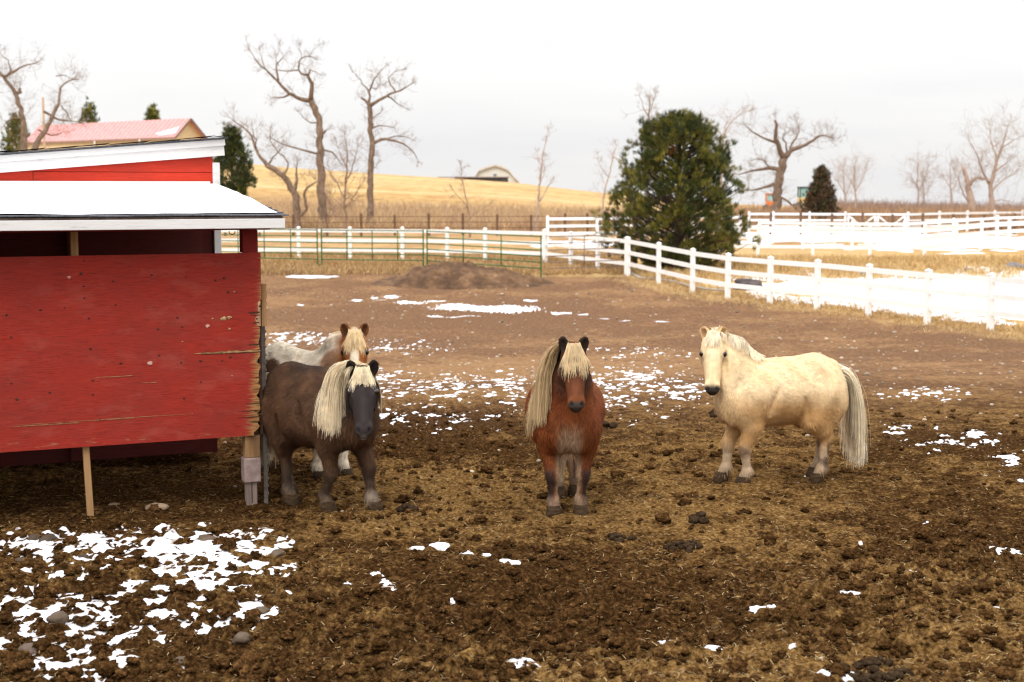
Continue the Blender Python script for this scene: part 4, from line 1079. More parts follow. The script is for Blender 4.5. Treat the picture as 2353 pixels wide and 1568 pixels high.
evergreen('dark spruce poking out behind the right end of the barn roof', 533, 388, 300, 140, [(0, 1.7), (.3, 1.9), (.7, 1.3), (1, .2)], [(0, 1.6), (.3, 2.0), (.7, 1.3), (1, .2)], 42, 1300, .3, [c * np.array([.9, .95, 1.3]) for c in GR[:2] + GR[3:4]], 'spruce_tree', blades=16, w=.03)
for lb, px, ty, s in (('dark conifer top showing over the middle of the pink roof', 208, 246, 42.5), ('small conifer top showing over the right part of the pink roof', 354, 256, 44), ('conifer top at the left edge behind the twisted tree', 38, 268, 45)):
    evergreen(lb, px, 350, ty, 226, [(0, 2.2), (.4, 2.0), (.75, 1.1), (1, .1)], [(0, 2.2), (.4, 2.0), (.75, 1.0), (1, .1)], int(s * 10), 380, .45, [c * 1.3 for c in GR[:3]], 'conifer_tree', blades=14, w=.055)
evergreen('narrow brown green juniper on the skyline right of the old cottonwood', 1886, 487, 391, 104, [(0, 1.0), (.25, 1.1), (.6, .75), (.85, .35), (1, .05)], [(0, 1.0), (.3, 1.05), (.6, .75), (.85, .35), (1, .05)], 45, 1500, .2, [np.array(c) for c in ((.09, .058, .03), (.14, .085, .052), (.06, .055, .024))], 'juniper_tree', blades=18, w=.022, lowbare=0)

# ------------------------------------------------------------------ brush and dead grass
def brush(name, label, n, sampler, h, wid, cols, mat, blades=9, seed=1, kind='stuff'):
    r = np.random.default_rng(seed); P = np.array([sampler(r) for _ in range(n)])
    D = np.tile([0, 0, 1.], (n, 1))
    c = np.array(cols)[r.integers(0, len(cols), n)]
    V, Q, C_ = needles(r, P, D, blades, h, wid, c, .42)
    o = raw_mesh(name, V, quad=Q, C=C_, mats=mat, smooth=False)
    return tag(o, label, name.replace('_', ' '), kind=kind)
def band(px0, px1, y0, y1):
    def f(r):
        y = r.uniform(y0, y1); x = (r.uniform(px0, px1) - CX) / F * y
        return np.array([x, y, float(T(x, y))])
    return f
M['dry'] = nmat('dead_stalks', two((.8, .8, .8), (1.1, 1.1, 1.1)), 3, rough=.9, attr='col')
brush('thicket', 'purple brown leafless brush along the skyline at right', 5200, band(1880, 2600, 150, 185), 1.35, .03, [(.32, .215, .165), (.38, .26, .19), (.26, .17, .135)], M['dry'], 8, 3)
brush('brush', 'reddish brown scrub at the foot of the hill behind the wire fence', 5200, band(600, 1500, 96, 128), .85, .02, [(.46, .31, .18), (.50, .35, .20), (.38, .25, .165), (.54, .38, .2)], M['dry'], 8, 4)
brush('dead_brush', 'tan brown scrub beyond the far fences at right', 5200, band(1650, 2600, 100, 140), 1.1, .022, [(.38, .235, .13), (.46, .3, .16), (.3, .18, .11)], M['dry'], 8, 5)
def strip(r):
    k = r.integers(0, len(FENCE) - 1); t = r.uniform(0, 1); p = FENCE[k] * (1 - t) + FENCE[k + 1] * t
    q = p[:2] + r.normal(0, .8, 2) + np.array([.5, .5]); return np.array([*q, float(T(*q))])
brush('dry_grass', 'short straw coloured grass growing along the foot of the white fence', 3200, strip, .10, .008, [(.5, .33, .15), (.42, .27, .12), (.56, .4, .2)], M['dry'], 8, 6)
def back(r):
    y = r.uniform(52.5, 66); px = r.uniform(560, 1460); x = (px - CX) / F * y; return np.array([x, y, float(T(x, y))])
brush('dead_grass', 'dead tan grass between the pipe panels and the white fence behind', 7000, back, .2, .014, [(.42, .27, .12), (.36, .22, .11), (.5, .34, .16)], M['dry'], 8, 7)
def midr(r):
    y = r.uniform(50, 62); px = r.uniform(1480, 2500); x = (px - CX) / F * y; return np.array([x, y, float(T(x, y))])
brush('meadow_grass', 'golden dry grass of the field between the right hand fences', 4500, midr, .2, .012, [(.5, .33, .14), (.42, .27, .12), (.58, .42, .2)], M['dry'], 7, 8)

# ------------------------------------------------------------------ far buildings
M['pink_roof'] = nmat('faded_pink_roof', two((.52, .235, .23), (.6, .3, .29)), 2, rough=.5)
M['tan_wall'] = nmat('tan_wall', two((.62, .49, .3), (.68, .55, .36)), 2, rough=.8)
M['eave'] = nmat('eave_brown', two((.25, .17, .14), (.3, .2, .17)), 3, rough=.8)  # one even brown for the gutters
Z2 = 200.0
dl = np.array([-.785, .62, 0]); dn = np.array([-.62, -.785, 0])      # along the ridge, towards the viewer's left
pk = at(435, 272, Z2)
hw, Lb = 2.75, 36.0; ez = pk[2] - 2.65
th_ = thing('long_barn', 'long tan barn with a faded pink metal roof on the far left hill', 'barn', (pk[0], pk[1], 0))
gz_ = float(T(pk[0], pk[1])) - 3
def lb_(a, w, z): return dl * a + dn * w + np.array([0, 0, z])
b = MB(); prof = [(-hw + .3, gz_), (hw - .3, gz_), (hw - .3, ez + .25), (0, pk[2] - .15), (-hw + .3, ez + .25)]
V = [lb_(.5, w_, z) for w_, z in prof] + [lb_(Lb - .5, w_, z) for w_, z in prof]
b.add(V, [(0, 1, 2, 3, 4), (9, 8, 7, 6, 5)] + [(i, i + 5, (i + 1) % 5 + 5, (i + 1) % 5) for i in range(5)]); b.build('wall', M['tan_wall'], th_)
for s in (1, -1):
    b = MB()
    V = [lb_(-.3, 0, pk[2]), lb_(Lb, 0, pk[2]), lb_(Lb, s * hw, ez), lb_(-.3, s * hw, ez)]; V = V + [v - [0, 0, .12] for v in V]
    b.add(V, [(0, 1, 2, 3), (7, 6, 5, 4)] + [(i, i + 4, (i + 1) % 4 + 4, (i + 1) % 4) for i in range(4)])
    for k in range(36): b.beam(lb_(k + .2, .02 * s, pk[2] + .02), lb_(k + .2, s * hw, ez + .02), .05, .05)
    b.build('roof', M['pink_roof'], th_)
    b = MB(); b.beam(lb_(-.3, s * (hw + .02), ez - .16), lb_(Lb, s * (hw + .02), ez - .16), .12, .28); b.build('gutter', M['eave'], th_)
    b = MB(); b.beam(lb_(-.36, 0, pk[2] - .1), lb_(-.36, s * hw, ez - .1), .1, .26); b.build('barge_board', M['grey_wood'], th_)
b = MB(); b.add([lb_(.5, hw * .45, pk[2] - 2.65 * .45 + .07), lb_(5, hw * .8, pk[2] - 2.65 * .8 + .07), lb_(3.5, hw * .93, pk[2] - 2.65 * .93 + .07), lb_(.2, hw * .85, pk[2] - 2.65 * .85 + .07)], [(0, 1, 2, 3), (3, 2, 1, 0)]); b.build('snow_patch', M['snow'], th_)
for a in (7.5, 18):
    b = MB(); b.box(lb_(a, hw + .05, ez - .7) - .12, lb_(a, hw + .05, ez - .3) + .12); b.build('yard_lamp', M['white_paint'], th_)

# gambrel barn on the hill
Yg = 262.0; gp = at(1138, 418, Yg); gs = Yg / F
M['cream'] = nmat('cream_boards', two((.62, .6, .55), (.7, .68, .62)), 2, rough=.8)
M['cream_trim'] = nmat('cream_trim', two((.55, .5, .42), (.6, .55, .47)), 2, rough=.7)
gb = thing('gambrel_barn', 'pale barn with a rounded gambrel roof on top of the golden hill', 'barn', gp)
out = [(-50, 6), (-37, 26), (-15, 34), (0, 38), (15, 34), (30, 27), (42, 12), (55, 0)]
gp_px = [(p[0] * gs, p[1] * gs) for p in out]
b = MB(); V = [(x * .95, 0, z * .96) for x, z in gp_px] + [(x * .95, 9, z * .96) for x, z in gp_px]; V = [(gp_px[0][0], 0, -3)] + V[:8] + [(gp_px[-1][0], 0, -3), (gp_px[0][0], 9, -3)] + V[8:] + [(gp_px[-1][0], 9, -3)]
b.add(V, [tuple(range(10)), tuple(range(19, 9, -1))] + [(i, i + 10, (i + 1) % 10 + 10, (i + 1) % 10) for i in range(10)]); b.build('wall', M['cream'], gb)
b = MB()
for (x0, z0), (x1, z1) in zip(gp_px[:-1], gp_px[1:]): b.beam((x0, 4.4, z0), (x1, 4.4, z1), 10.2, .26, (0, 0, 1)) if False else b.add([(x0, -.5, z0 - .2), (x1, -.5, z1 - .2), (x1, -.5, z1 + .12), (x0, -.5, z0 + .12), (x0, 9.5, z0 - .2), (x1, 9.5, z1 - .2), (x1, 9.5, z1 + .12), (x0, 9.5, z0 + .12)], [(0, 1, 2, 3), (7, 6, 5, 4), (0, 4, 5, 1), (3, 2, 6, 7)])
b.build('roof', M['cream_trim'], gb)
b = MB(); b.box((-5 * gs, -.12, 8 * gs), (4 * gs, -.02, 19 * gs)); wn = b.build('window', M['white_paint'], gb)
b = MB(); b.box((-4 * gs, -.18, 9 * gs), (3 * gs, -.13, 18 * gs)); b.build('pane', nmat('dim_glass', two((.2, .2, .22), (.28, .28, .3)), 3, rough=.2), wn)
# dark low shed in front of it
sp_ = at(1090, 411, 256.0); sd = thing('low_shed', 'long low dark shed in front of the hilltop gambrel barn', 'shed', sp_)
gs2 = 256 / F
b = MB(); b.box((-45 * gs2, 0, -2), (77 * gs2, 3, 3 * gs2), jit=.03); b.build('shed_wall', nmat('tarred_boards', two((.05, .055, .065), (.1, .1, .11)), 1, rough=.8), sd)
b = MB(); b.add([(-85 * gs2, -.4, 3.2 * gs2), (80 * gs2, -.4, 3.2 * gs2), (80 * gs2, 3.4, 5.5 * gs2), (-85 * gs2, 3.4, 5 * gs2), (-85 * gs2, -.4, 2.2 * gs2), (80 * gs2, -.4, 2.2 * gs2), (80 * gs2, 3.4, 4.5 * gs2), (-85 * gs2, 3.4, 4 * gs2)], [(0, 1, 2, 3), (7, 6, 5, 4), (0, 4, 5, 1), (1, 5, 6, 2), (2, 6, 7, 3), (3, 7, 4, 0)]); b.build('shed_roof', M['grey_wood'], sd)

# power pole
p = at(101, 300, 150); z0 = float(T(p[0], p[1])); b = MB(); b.tube([[0, 0, 0], [0, 0, at(101, 224, 150)[2] - z0]], [.17, .12], 8)
pp = thing('utility_pole', 'plain wooden utility pole behind the twisted tree at far left', 'pole', (p[0], p[1], z0)); b.build('pole', nmat('pale_pole', two((.45, .32, .22), (.55, .4, .28)), 2, rough=.9), pp)

# tractors far off on the right skyline
def tractor(px, base, Yd, s, label, body, face):
    p = at(px, base, Yd); t = thing('tractor', label, 'tractor', p)
    m = nmat('tractor_paint', two(tuple(c * .8 for c in body), body), 3, rough=.4); gl = nmat('cab_glass', two((.2, .42, .42), (.35, .6, .58)), 2, rough=.1); tyr = nmat('tyre', two((.03, .03, .03), (.05, .05, .05)), 5)
    b = MB(); b.box((-.5 * s, -1.6 * s, -.9 * s), (.5 * s, 1.2 * s, .1 * s)); b.build('body', m, t, bevel=.08)
    b = MB(); b.box((-.55 * s, -.9 * s, .1 * s), (.55 * s, .5 * s, 1.25 * s)); b.build('cab', gl, t, bevel=.05)
    b = MB()
    for sx in (-.57, .57):
        for sy in (-.92, .52): b.beam((sx * s, sy * s, .1 * s), (sx * s, sy * s, 1.25 * s), .12 * s, .12 * s, (0, 1, 0))
    b.box((-.66 * s, -1.05 * s, 1.252 * s), (.66 * s, .65 * s, 1.42 * s)); b.build('cab_roof', face, t)
    for sx in (-.75, .75):
        for sy, rr in ((-1.1, .75), (1.1, .55)):
            b = MB(); pts = [[sx * s - .2 * s, sy * s, -1.2 * s], [sx * s + .2 * s, sy * s, -1.2 * s]]; b.tube(pts, rr * s, 18); b.build('wheel', tyr, t)
orange = nmat('orange_paint', two((.7, .16, .05), (.8, .2, .07)), 3, rough=.5)
tractor(1768, 464, 150, .62, 'small orange tractor just left of the old cottonwood trunk', (.75, .2, .06), orange)
tractor(1846, 456, 140, .8, 'yellow tractor with a dark framed cab partly hidden by the brown juniper', (.7, .48, .2), nmat('dark_cab', two((.06, .08, .08), (.1, .12, .12)), 3))
# ------------------------------------------------------------------ ponies: smooth-blended body, surface nets, coat of hair
class Field:
    def __init__(s, lo, hi, h):
        s.lo = np.array(lo, float); s.h = h
        s.n = np.ceil((np.array(hi) - s.lo) / h).astype(int) + 1
        s.ax = [s.lo[k] + h * np.arange(s.n[k]) for k in range(3)]
        s.D = np.full(tuple(s.n), .35, np.float32)
    def _sub(s, lo, hi):
        a = np.maximum(np.floor((np.array(lo) - s.lo) / s.h).astype(int), 0); b = np.minimum(np.ceil((np.array(hi) - s.lo) / s.h).astype(int) + 1, s.n)
        sl = tuple(slice(i, j) for i, j in zip(a, b))
        P = np.stack(np.meshgrid(*[s.ax[k][sl[k]] for k in range(3)], indexing='ij'), -1)
        return sl, P
    def _smin(s, sl, d, k):
        o = s.D[sl]; h = np.clip(.5 + .5 * (o - d) / k, 0, 1)
        s.D[sl] = o * (1 - h) + d * h - k * h * (1 - h)
    def cone(s, a, b, r1, r2, k=.03, flat=None):
        """round cone; flat=(axis vector, factor) squeezes it along an axis"""
        a = np.asarray(a, float); b = np.asarray(b, float); R = max(r1, r2) + .14
        sl, P = s._sub(np.minimum(a, b) - R, np.maximum(a, b) + R)
        if flat is not None:
            ax, f = np.asarray(flat[0], float), flat[1]; c = (a + b) / 2
            P = P + ((P - c) @ ax)[..., None] * ax * (1 / f - 1)
        ba = b - a; l2 = ba @ ba; t = np.clip(((P - a) @ ba) / l2, 0, 1)
        d = np.linalg.norm(P - a - t[..., None] * ba, axis=-1) - (r1 + (r2 - r1) * t)
        if flat is not None: d = d * min(1, flat[1] + .1)
        s._smin(sl, d, k)
    def ell(s, c, r, k=.03, B=None, cut=False):
        """ellipsoid with axes B (rows) and radii r; cut carves it out"""
        c = np.asarray(c, float); r = np.asarray(r, float); R = r.max() + .14
        sl, P = s._sub(c - R, c + R); Q = P - c
        if B is not None: Q = Q @ np.asarray(B).T
        k0 = np.linalg.norm(Q / r, axis=-1); k1 = np.linalg.norm(Q / r ** 2, axis=-1) + 1e-9
        d = k0 * (k0 - 1) / k1
        if cut:
            o = s.D[sl]; h = np.clip(.5 - .5 * (o + d) / k, 0, 1); s.D[sl] = o * (1 - h) - d * h + k * h * (1 - h)
        else: s._smin(sl, d, k)
    def val(s, p):
        q = (p - s.lo) / s.h; i = np.clip(np.floor(q).astype(int), 0, s.n - 2); f = np.clip(q - i, 0, 1)
        out = 0
        for dx in (0, 1):
            for dy in (0, 1):
                for dz in (0, 1):
                    w = (f[:, 0] if dx else 1 - f[:, 0]) * (f[:, 1] if dy else 1 - f[:, 1]) * (f[:, 2] if dz else 1 - f[:, 2])
                    out = out + w * s.D[i[:, 0] + dx, i[:, 1] + dy, i[:, 2] + dz]
        return out
    def grad(s, p):
        e = s.h; g = np.stack([s.val(p + np.eye(3)[k] * e) - s.val(p - np.eye(3)[k] * e) for k in range(3)], -1)
        return g / (np.linalg.norm(g, axis=1)[:, None] + 1e-9)
    def nets(s):
        D = s.D; I = D < 0
        c = [(i, j, k) for i in (0, 1) for j in (0, 1) for k in (0, 1)]
        n = np.array(D.shape) - 1
        def cor(o, A): return A[o[0]:o[0] + n[0], o[1]:o[1] + n[1], o[2]:o[2] + n[2]]
        cnt = sum(cor(o, I).astype(np.int8) for o in c); act = (cnt > 0) & (cnt < 8)
        idx = np.full(tuple(n), -1, np.int64); idx[act] = np.arange(act.sum())
        ps = np.zeros((act.sum(), 3)); w = np.zeros(act.sum())
        for a in range(8):
            for b in range(a + 1, 8):
                o, p = c[a], c[b]
                if sum(abs(o[q] - p[q]) for q in range(3)) != 1: continue
                da, db = cor(o, D)[act], cor(p, D)[act]; m = (da < 0) != (db < 0)
                t = np.where(m, da / (da - db + 1e-12), 0)
                ps += np.where(m[:, None], np.array(o) + t[:, None] * (np.array(p) - np.array(o)), 0); w += m
        V = s.lo + s.h * (np.argwhere(act) + ps / w[:, None])
        Q = []
        for ax in range(3):
            u, v = [(1, 2), (2, 0), (0, 1)][ax]
            sl0 = [slice(1, None)] * 3; sl0[ax] = slice(None, -1)
            a = np.take(I, range(0, I.shape[ax] - 1), ax); b = np.take(I, range(1, I.shape[ax]), ax)
            e = np.argwhere(a != b); e = e[(e[:, u] > 0) & (e[:, v] > 0) & (e[:, u] < n[u]) & (e[:, v] < n[v])]
            fl = a[tuple(e.T)]
            def g(du, dv): q_ = e.copy(); q_[:, u] -= du; q_[:, v] -= dv; return idx[tuple(q_.T)]
            f = np.stack([g(0, 0), g(1, 0), g(1, 1), g(0, 1)], -1); f[~fl] = f[~fl][:, ::-1]
            Q.append(f)
        return V, np.concatenate(Q)

M['coat'] = nmat('pony_coat', two((.86, .86, .86), (1.08, 1.08, 1.08)), 26, rough=.72, attr='col', spec=.12, sheen=.0)
M['mane'] = nmat('pony_mane', two((.85, .85, .85), (1.08, 1.08, 1.08)), 20, rough=.5, attr='col', spec=.3)
see_through(M['mane'], .34)
M['eye'] = nmat('pony_eye', two((.006, .004, .003), (.018, .009, .005)), 9, rough=.06, spec=.6)
M['hoof'] = nmat('pony_hoof', two((.026, .016, .009), (.065, .041, .023)), 20, (1, 1, 4), rough=.9, spec=.05, bump=.3)

def unit(v): v = np.asarray(v, float); return v / np.linalg.norm(v)
def ribbons(P, W, side):
    """P (n, m, 3) strand points, W (m,) or (n, m) widths, side (n, m, 3) -> verts, quads"""
    n, m, _ = P.shape; W = np.broadcast_to(W, (n, m))
    V = np.stack([P - side * W[..., None] / 2, P + side * W[..., None] / 2], 2).reshape(-1, 3)
    b = (np.arange(n) * 2 * m)[:, None, None] + (np.arange(m - 1) * 2)[None, :, None]
    return V, (b + np.array([0, 1, 3, 2])[None, None]).reshape(-1, 4)

def grow_hair(fd, roots, d0, L, r, steps=10, grav=.5, off=.006, wid=.004, wave=.1, stiff=1.0, taper=.35):
    n = len(roots); P = [roots]; d = d0.copy(); L = np.broadcast_to(L, (n,)); st = (L / steps)[:, None]
    wv = r.normal(0, wave, (n, 3))
    for k in range(steps):
        d = d + np.array([0, 0, -grav]) / stiff + wv * .25 + r.normal(0, wave * .3, (n, 3)); d /= np.linalg.norm(d, axis=1)[:, None]
        p = P[-1] + d * st
        v = fd.val(p); o = off * (1 + .6 * k / steps); m = v < o
        if m.any():
            g_ = fd.grad(p[m]); p[m] += g_ * (o - v[m])[:, None]
            q = p[m] - P[-1][m]; d[m] = q / (np.linalg.norm(q, axis=1)[:, None] + 1e-9)
        P.append(p)
    P = np.stack(P, 1)
    T_ = np.gradient(P, axis=1); T_ /= np.linalg.norm(T_, axis=2)[..., None] + 1e-9
    G = fd.grad(P.reshape(-1, 3)).reshape(P.shape) + r.normal(0, .35, (n, 1, 3))
    S = np.cross(T_, G); S /= np.linalg.norm(S, axis=2)[..., None] + 1e-9
    W = wid * np.linspace(1, taper, steps + 1)
    return P, W, S

def hair_obj(name, parts, parent, mat):
    V = []; Q = []; C = []; k = 0
    for (P, W, S), col in parts:
        v, q = ribbons(P, W, S); V.append(v); Q.append(q + k); k += len(v)
        C.append(np.repeat(col, 2 * P.shape[1], 0) if len(col) == P.shape[0] else col)
    return raw_mesh(name, np.concatenate(V), quad=np.concatenate(Q), C=np.concatenate(C), mats=mat, parent=parent)

def pony(label, loc, yaw, feet, poll, face_yaw, face_pitch, colour, seed, mane_col, HL=.47, wither=.9, belly=1.0, width=1.0, shift_y=0.0, ear_col=None,
         mane_side=-1, mane_len=.42, mane_n=2600, both=.0, forelock=(.2, 900), tail_len=.72, tail_col=None, tail_side=0, fur=34000, fur_len=.024, res=.0095, lift=None, rump=.9, tail_vol=1.0, mane_from=0.0, neck_k=1.0, opp_len=.5, fvar=1.0, fl_spread=5, fur_w=1.0, muz=(.03, .026, .024), ear_len=.105, tail_n=1900):
    r = np.random.default_rng(seed)
    t = thing('pony', label, 'pony', loc, yaw)
    lo, hi = np.array([-.75, -.5, -.02]), np.array([.95, .62, 1.32]); fd = Field(lo, hi, res)
    w = width; sy = shift_y
    # trunk
    zb = .635
    fd.ell((-.01, sy, zb + .02), (.41, .245 * w * belly, .24 * belly), .06)
    fd.ell((.20, sy * .5, .635), (.24, .19 * w, .235), .06)
    fd.ell((-.31, sy, .68), (.215, .2 * w, rump - .685), .07)
    fd.ell((.19, 0, wither - .075), (.17, .075, .07), .07)
    fd.cone((-.28, sy, rump - .10), (.02, sy, wither - .115), .10, .11, .08)
    for s in (-1, 1):
        fd.ell((-.385, s * .085 * w + sy, .60), (.125, .105 * w, .19), .06)
        fd.ell((.29, s * .10 * w, .60), (.115, .092 * w, .18), .06)
        fd.ell((.375, s * .06, .56), (.075, .075, .11), .05)
    fd.ell((.34, 0, .62), (.12, .14 * w, .16), .06)
    # head frame
    FY = np.array([math.cos(face_yaw), math.sin(face_yaw), 0]); up = np.array([0, 0, 1.])
    u = unit(FY * math.cos(face_pitch) - up * math.sin(face_pitch)); nrm = unit(FY * math.sin(face_pitch) + up * math.cos(face_pitch)); lat = np.cross(nrm, u)
    K = np.asarray(poll, float); sc = HL / .47
    def h(a, b, c=0): return K + (u * a + nrm * b + lat * c) * sc
    B = np.stack([u, nrm, lat])
    # neck
    nb, nt_ = np.array([.27, 0, .69]), h(.075, -.115)
    md = nb * .5 + nt_ * .5 + np.array([.02, 0, .025])
    q1 = nb * .75 + nt_ * .25 + np.array([.012, 0, .012])
    fd.cone(nb, q1, .185, .165 * neck_k, .06, ((0, 1, 0), .82)); fd.cone(q1, md, .165 * neck_k, .135 * neck_k, .05, ((0, 1, 0), .85)); fd.cone(md, nt_, .13 * neck_k, .085, .05)
    cr0, cr1 = np.array([.16, 0, wither - .03]), h(.02, -.07)
    crm = (cr0 + cr1) / 2 + np.array([-.01, 0, .035])
    fd.cone(cr0, crm, .055, .05, .06); fd.cone(crm, cr1, .05, .05, .05)
    # head
    S_ = sc
    fd.ell(h(.095, -.06), np.array([.115, .068, .084]) * S_, .03, B)
    fd.ell(h(.15, -.042), np.array([.095, .042, .091]) * S_, .025, B)
    for s in (-1, 1):
        fd.ell(h(.165, -.105, s * .043), np.array([.1, .07, .044]) * S_, .03, B)
        fd.ell(h(.135, -.022, s * .072), np.array([.045, .022, .022]) * S_, .02, B)
        fd.cone(h(.20, -.05, s * .045), h(.36, -.06, s * .028), .026 * S_, .02 * S_, .03)
    fd.cone(h(.19, -.06), h(.37, -.055), .068 * S_, .047 * S_, .03)
    fd.cone(h(.18, -.015), h(.37, -.022), .03 * S_, .026 * S_, .03)
    fd.cone(h(.2, -.1), h(.385, -.088), .045 * S_, .032 * S_, .03)
    fd.ell(h(.405, -.055), np.array([.055, .05, .054]) * S_, .025, B)
    for s in (-1, 1): fd.ell(h(.415, -.03, s * .033), np.array([.034, .024, .022]) * S_, .018, B)
    fd.ell(h(.432, -.085), np.array([.03, .03, .038]) * S_, .015, B)
    fd.cone(h(.462, -.068, -.05), h(.462, -.068, .05), .004, .004, .001) if False else None
    # mouth crease and nostrils
    fd.ell(h(.468, -.078), np.array([.03, .006, .046]) * S_, .008, B, cut=True)
    nostril = []
    for s in (-1, 1):
        c = h(.432, -.012, s * .036); Bn = np.stack([unit(u + s * lat * .5 - nrm * .2), unit(nrm + u * .2), unit(np.cross(nrm, u))])
        fd.ell(c, np.array([.019, .014, .0105]) * S_, .008, B, cut=True); nostril.append(c)
        fd.ell(h(.163, -.026, s * .097), np.array([.024, .018, .014]) * S_, .01, B, cut=True)
    ear_c = []
    for s in (-1, 1):
        eb = h(.028, -.055, s * .057); ed = unit(up * 1.0 + lat * s * .22 + FY * .12)
        ew = unit(np.cross(ed, FY + lat * s * .35)); ef = np.cross(ew, ed); ef = ef if ef @ FY > 0 else -ef
        el = ear_len * S_; BE = np.stack([ed, ew, ef])
        fd.ell(eb + ed * el * .42, (el * .56, .037 * S_, .022 * S_), .018, BE)
        fd.ell(eb + ed * el * .47 + ef * .017, (el * .44, .026 * S_, .016), .006, BE, cut=True)
        ear_c.append((eb, ed, el, ef))
    # legs
    legs = []
    for (fx, fy), kind in zip(feet, ('FL', 'FR', 'HL', 'HR')):
        s = 1 if kind[1] == 'L' else -1; g_ = (lift or {}).get(kind, 0)
        if kind[0] == 'F':
            sh = np.array([.29, s * .105 * w, .56]); el_ = np.array([.235 + (fx - .27) * .2, s * .115 * w, .43])
            kn = np.array([.27 * .45 + fx * .55 + .012, (s * .11 * w + fy) / 2, .265 + g_ * .4]); ft = np.array([fx - .018, fy, .095 + g_]); hf = np.array([fx + .012, fy, .035 + g_])
            fd.cone(sh, el_, .10, .070, .045); fd.cone(el_, kn + [0, 0, .02], .068, .044, .03); fd.ell(kn, (.043, .041, .052), .025)
            fd.cone(kn - [0, 0, .02], ft, .034, .028, .025); fd.ell(ft, (.037, .035, .04), .02); fd.cone(ft, hf, .033, .040, .02)
            legs.append(('F', kn, ft, hf))
        else:
            hp = np.array([-.30, s * .095 * w + sy, .62]); sf = np.array([-.25 + (fx + .36) * .25, s * .125 * w + sy * .8, .475])
            hk = np.array([fx - .055 + .01, (s * .11 + fy) / 2 * .6 + fy * .4, .325 + g_ * .5]); ft = np.array([fx - .02, fy, .095 + g_]); hf = np.array([fx + .012, fy, .035 + g_])
            gk = sf * .45 + hk * .55 + np.array([-.01, 0, 0])
            fd.cone(hp, sf, .15, .098, .06); fd.cone(np.array([-.4, s * .1 * w + sy, .57]), gk, .095, .058, .045); fd.cone(sf, gk, .092, .06, .045); fd.cone(gk, hk, .058, .043, .035)
            fd.ell(hk + [-.012, 0, .012], (.046, .037, .056), .025); fd.cone(hk, ft, .037, .030, .025); fd.ell(ft, (.038, .036, .04), .02); fd.cone(ft, hf, .033, .040, .02)
            legs.append(('H', hk, ft, hf))
    for s in (-1, 1):
        fd.ell((.135, s * .25 * w, .58), (.022, .05, .17), .035, np.stack([unit((1, 0, .35)), (0, 1, 0), unit((-.35, 0, 1))]), cut=True)
        fd.ell((-.155, s * .245 * w + sy, .52), (.022, .05, .13), .03, np.stack([unit((1, 0, -.3)), (0, 1, 0), unit((.3, 0, 1))]), cut=True)
        fd.ell((.375, s * .185 * w, .74), (.02, .04, .14), .035, np.stack([unit((1, 0, .6)), (0, 1, 0), unit((-.6, 0, 1))]), cut=True)
        fd.ell(h(.265, -.035, s * .088), np.array([.075, .03, .022]) * S_, .018, B, cut=True)
        fd.ell(h(.09, -.02, s * .088), np.array([.035, .02, .018]) * S_, .015, B, cut=True)
    # dock of the tail
    dock = np.array([-.50, sy, rump - .13]); fd.cone((-.43, sy, rump - .09), dock, .05, .032, .04)
    V, Q = fd.nets()
    # keep only below-ground free surface
    def info(P):
        q = (P - K) / sc; a, b_, c_ = q @ u, q @ nrm, q @ lat
        d = {'a': a, 'b': b_, 'c': c_, 'head': sstep(-.05, .06, a) * sstep(.17, .09, np.abs(c_)) * sstep(-.24, -.13, b_) * sstep(.62, .5, a) * (1 - sstep(.26, .34, a) * sstep(-.118, -.14, b_)) * (1 - sstep(.26, .34, a) * sstep(.066, .085, np.abs(c_)))}
        nd = np.full(len(P), 9.)
        for c in nostril: nd = np.minimum(nd, np.linalg.norm(P - c, axis=1))
        d['nostril'] = sstep(.02, .009, nd)
        d['muzzle'] = sstep(.355, .405, a) * d['head']
        ed_ = np.full(len(P), 9.); inn = np.zeros(len(P))
        for eb, e, l, ef in ear_c:
            tt = (P - eb) @ e; rr_ = np.linalg.norm(P - eb - tt[:, None] * e, axis=1)
            m = (tt > -.005) & (tt < l * 1.15) & (rr_ < .048)
            ed_ = np.where(m, 0, ed_); inn = np.where(m & (rr_ < .02) & (((P - eb) @ ef) > -.002), 1, inn)
        d['ear'] = (ed_ < 1) * 1.0; d['inner'] = inn
        d['neck'] = sstep(.15, .35, P[:, 0]) * sstep(.62, .75, P[:, 2]) * (1 - d['head'])
        return d
    def cfun(P):
        inf = info(P); c = colour(P, inf)
        mz = np.array(muz)
        c = c * (1 - inf['nostril'][:, None]) + mz * .25 * inf['nostril'][:, None]
        c = mixc(c, sstep(.115, .05, P[:, 2] + .03 * nz3(P, 22, 6)) * .8, (.115, .068, .036)); return c, inf
    C, inf = cfun(V)
    tri_area = None
    # coat hair
    P0, P1, P2, P3 = (V[Q[:, k]] for k in range(4))
    ar = np.linalg.norm(np.cross(P2 - P0, P3 - P1), axis=1); pr_ = ar * (1 + 1.2 * (P0[:, 2] > .75)); pr_ /= pr_.sum()
    fi = r.choice(len(Q), fur, p=pr_); a_, b_ = r.uniform(0, 1, (fur, 1)), r.uniform(0, 1, (fur, 1))
    R_ = (P0[fi] * (1 - a_) + P1[fi] * a_) * (1 - b_) + (P3[fi] * (1 - a_) + P2[fi] * a_) * b_
    Cn, inn = cfun(R_); nv = fd.grad(R_)
    hd = inn['head']; low = sstep(.2, .1, R_[:, 2])
    flow = np.stack([-np.ones(fur), np.zeros(fur), -.55 - .4 * sstep(.75, .5, R_[:, 2])], 1)
    flow = flow * (1 - hd)[:, None] + (u * 1.0)[None] * hd[:, None]
    legm = sstep(.45, .36, R_[:, 2]); flow = flow * (1 - legm)[:, None] + np.array([-.15, 0, -1.]) * legm[:, None]
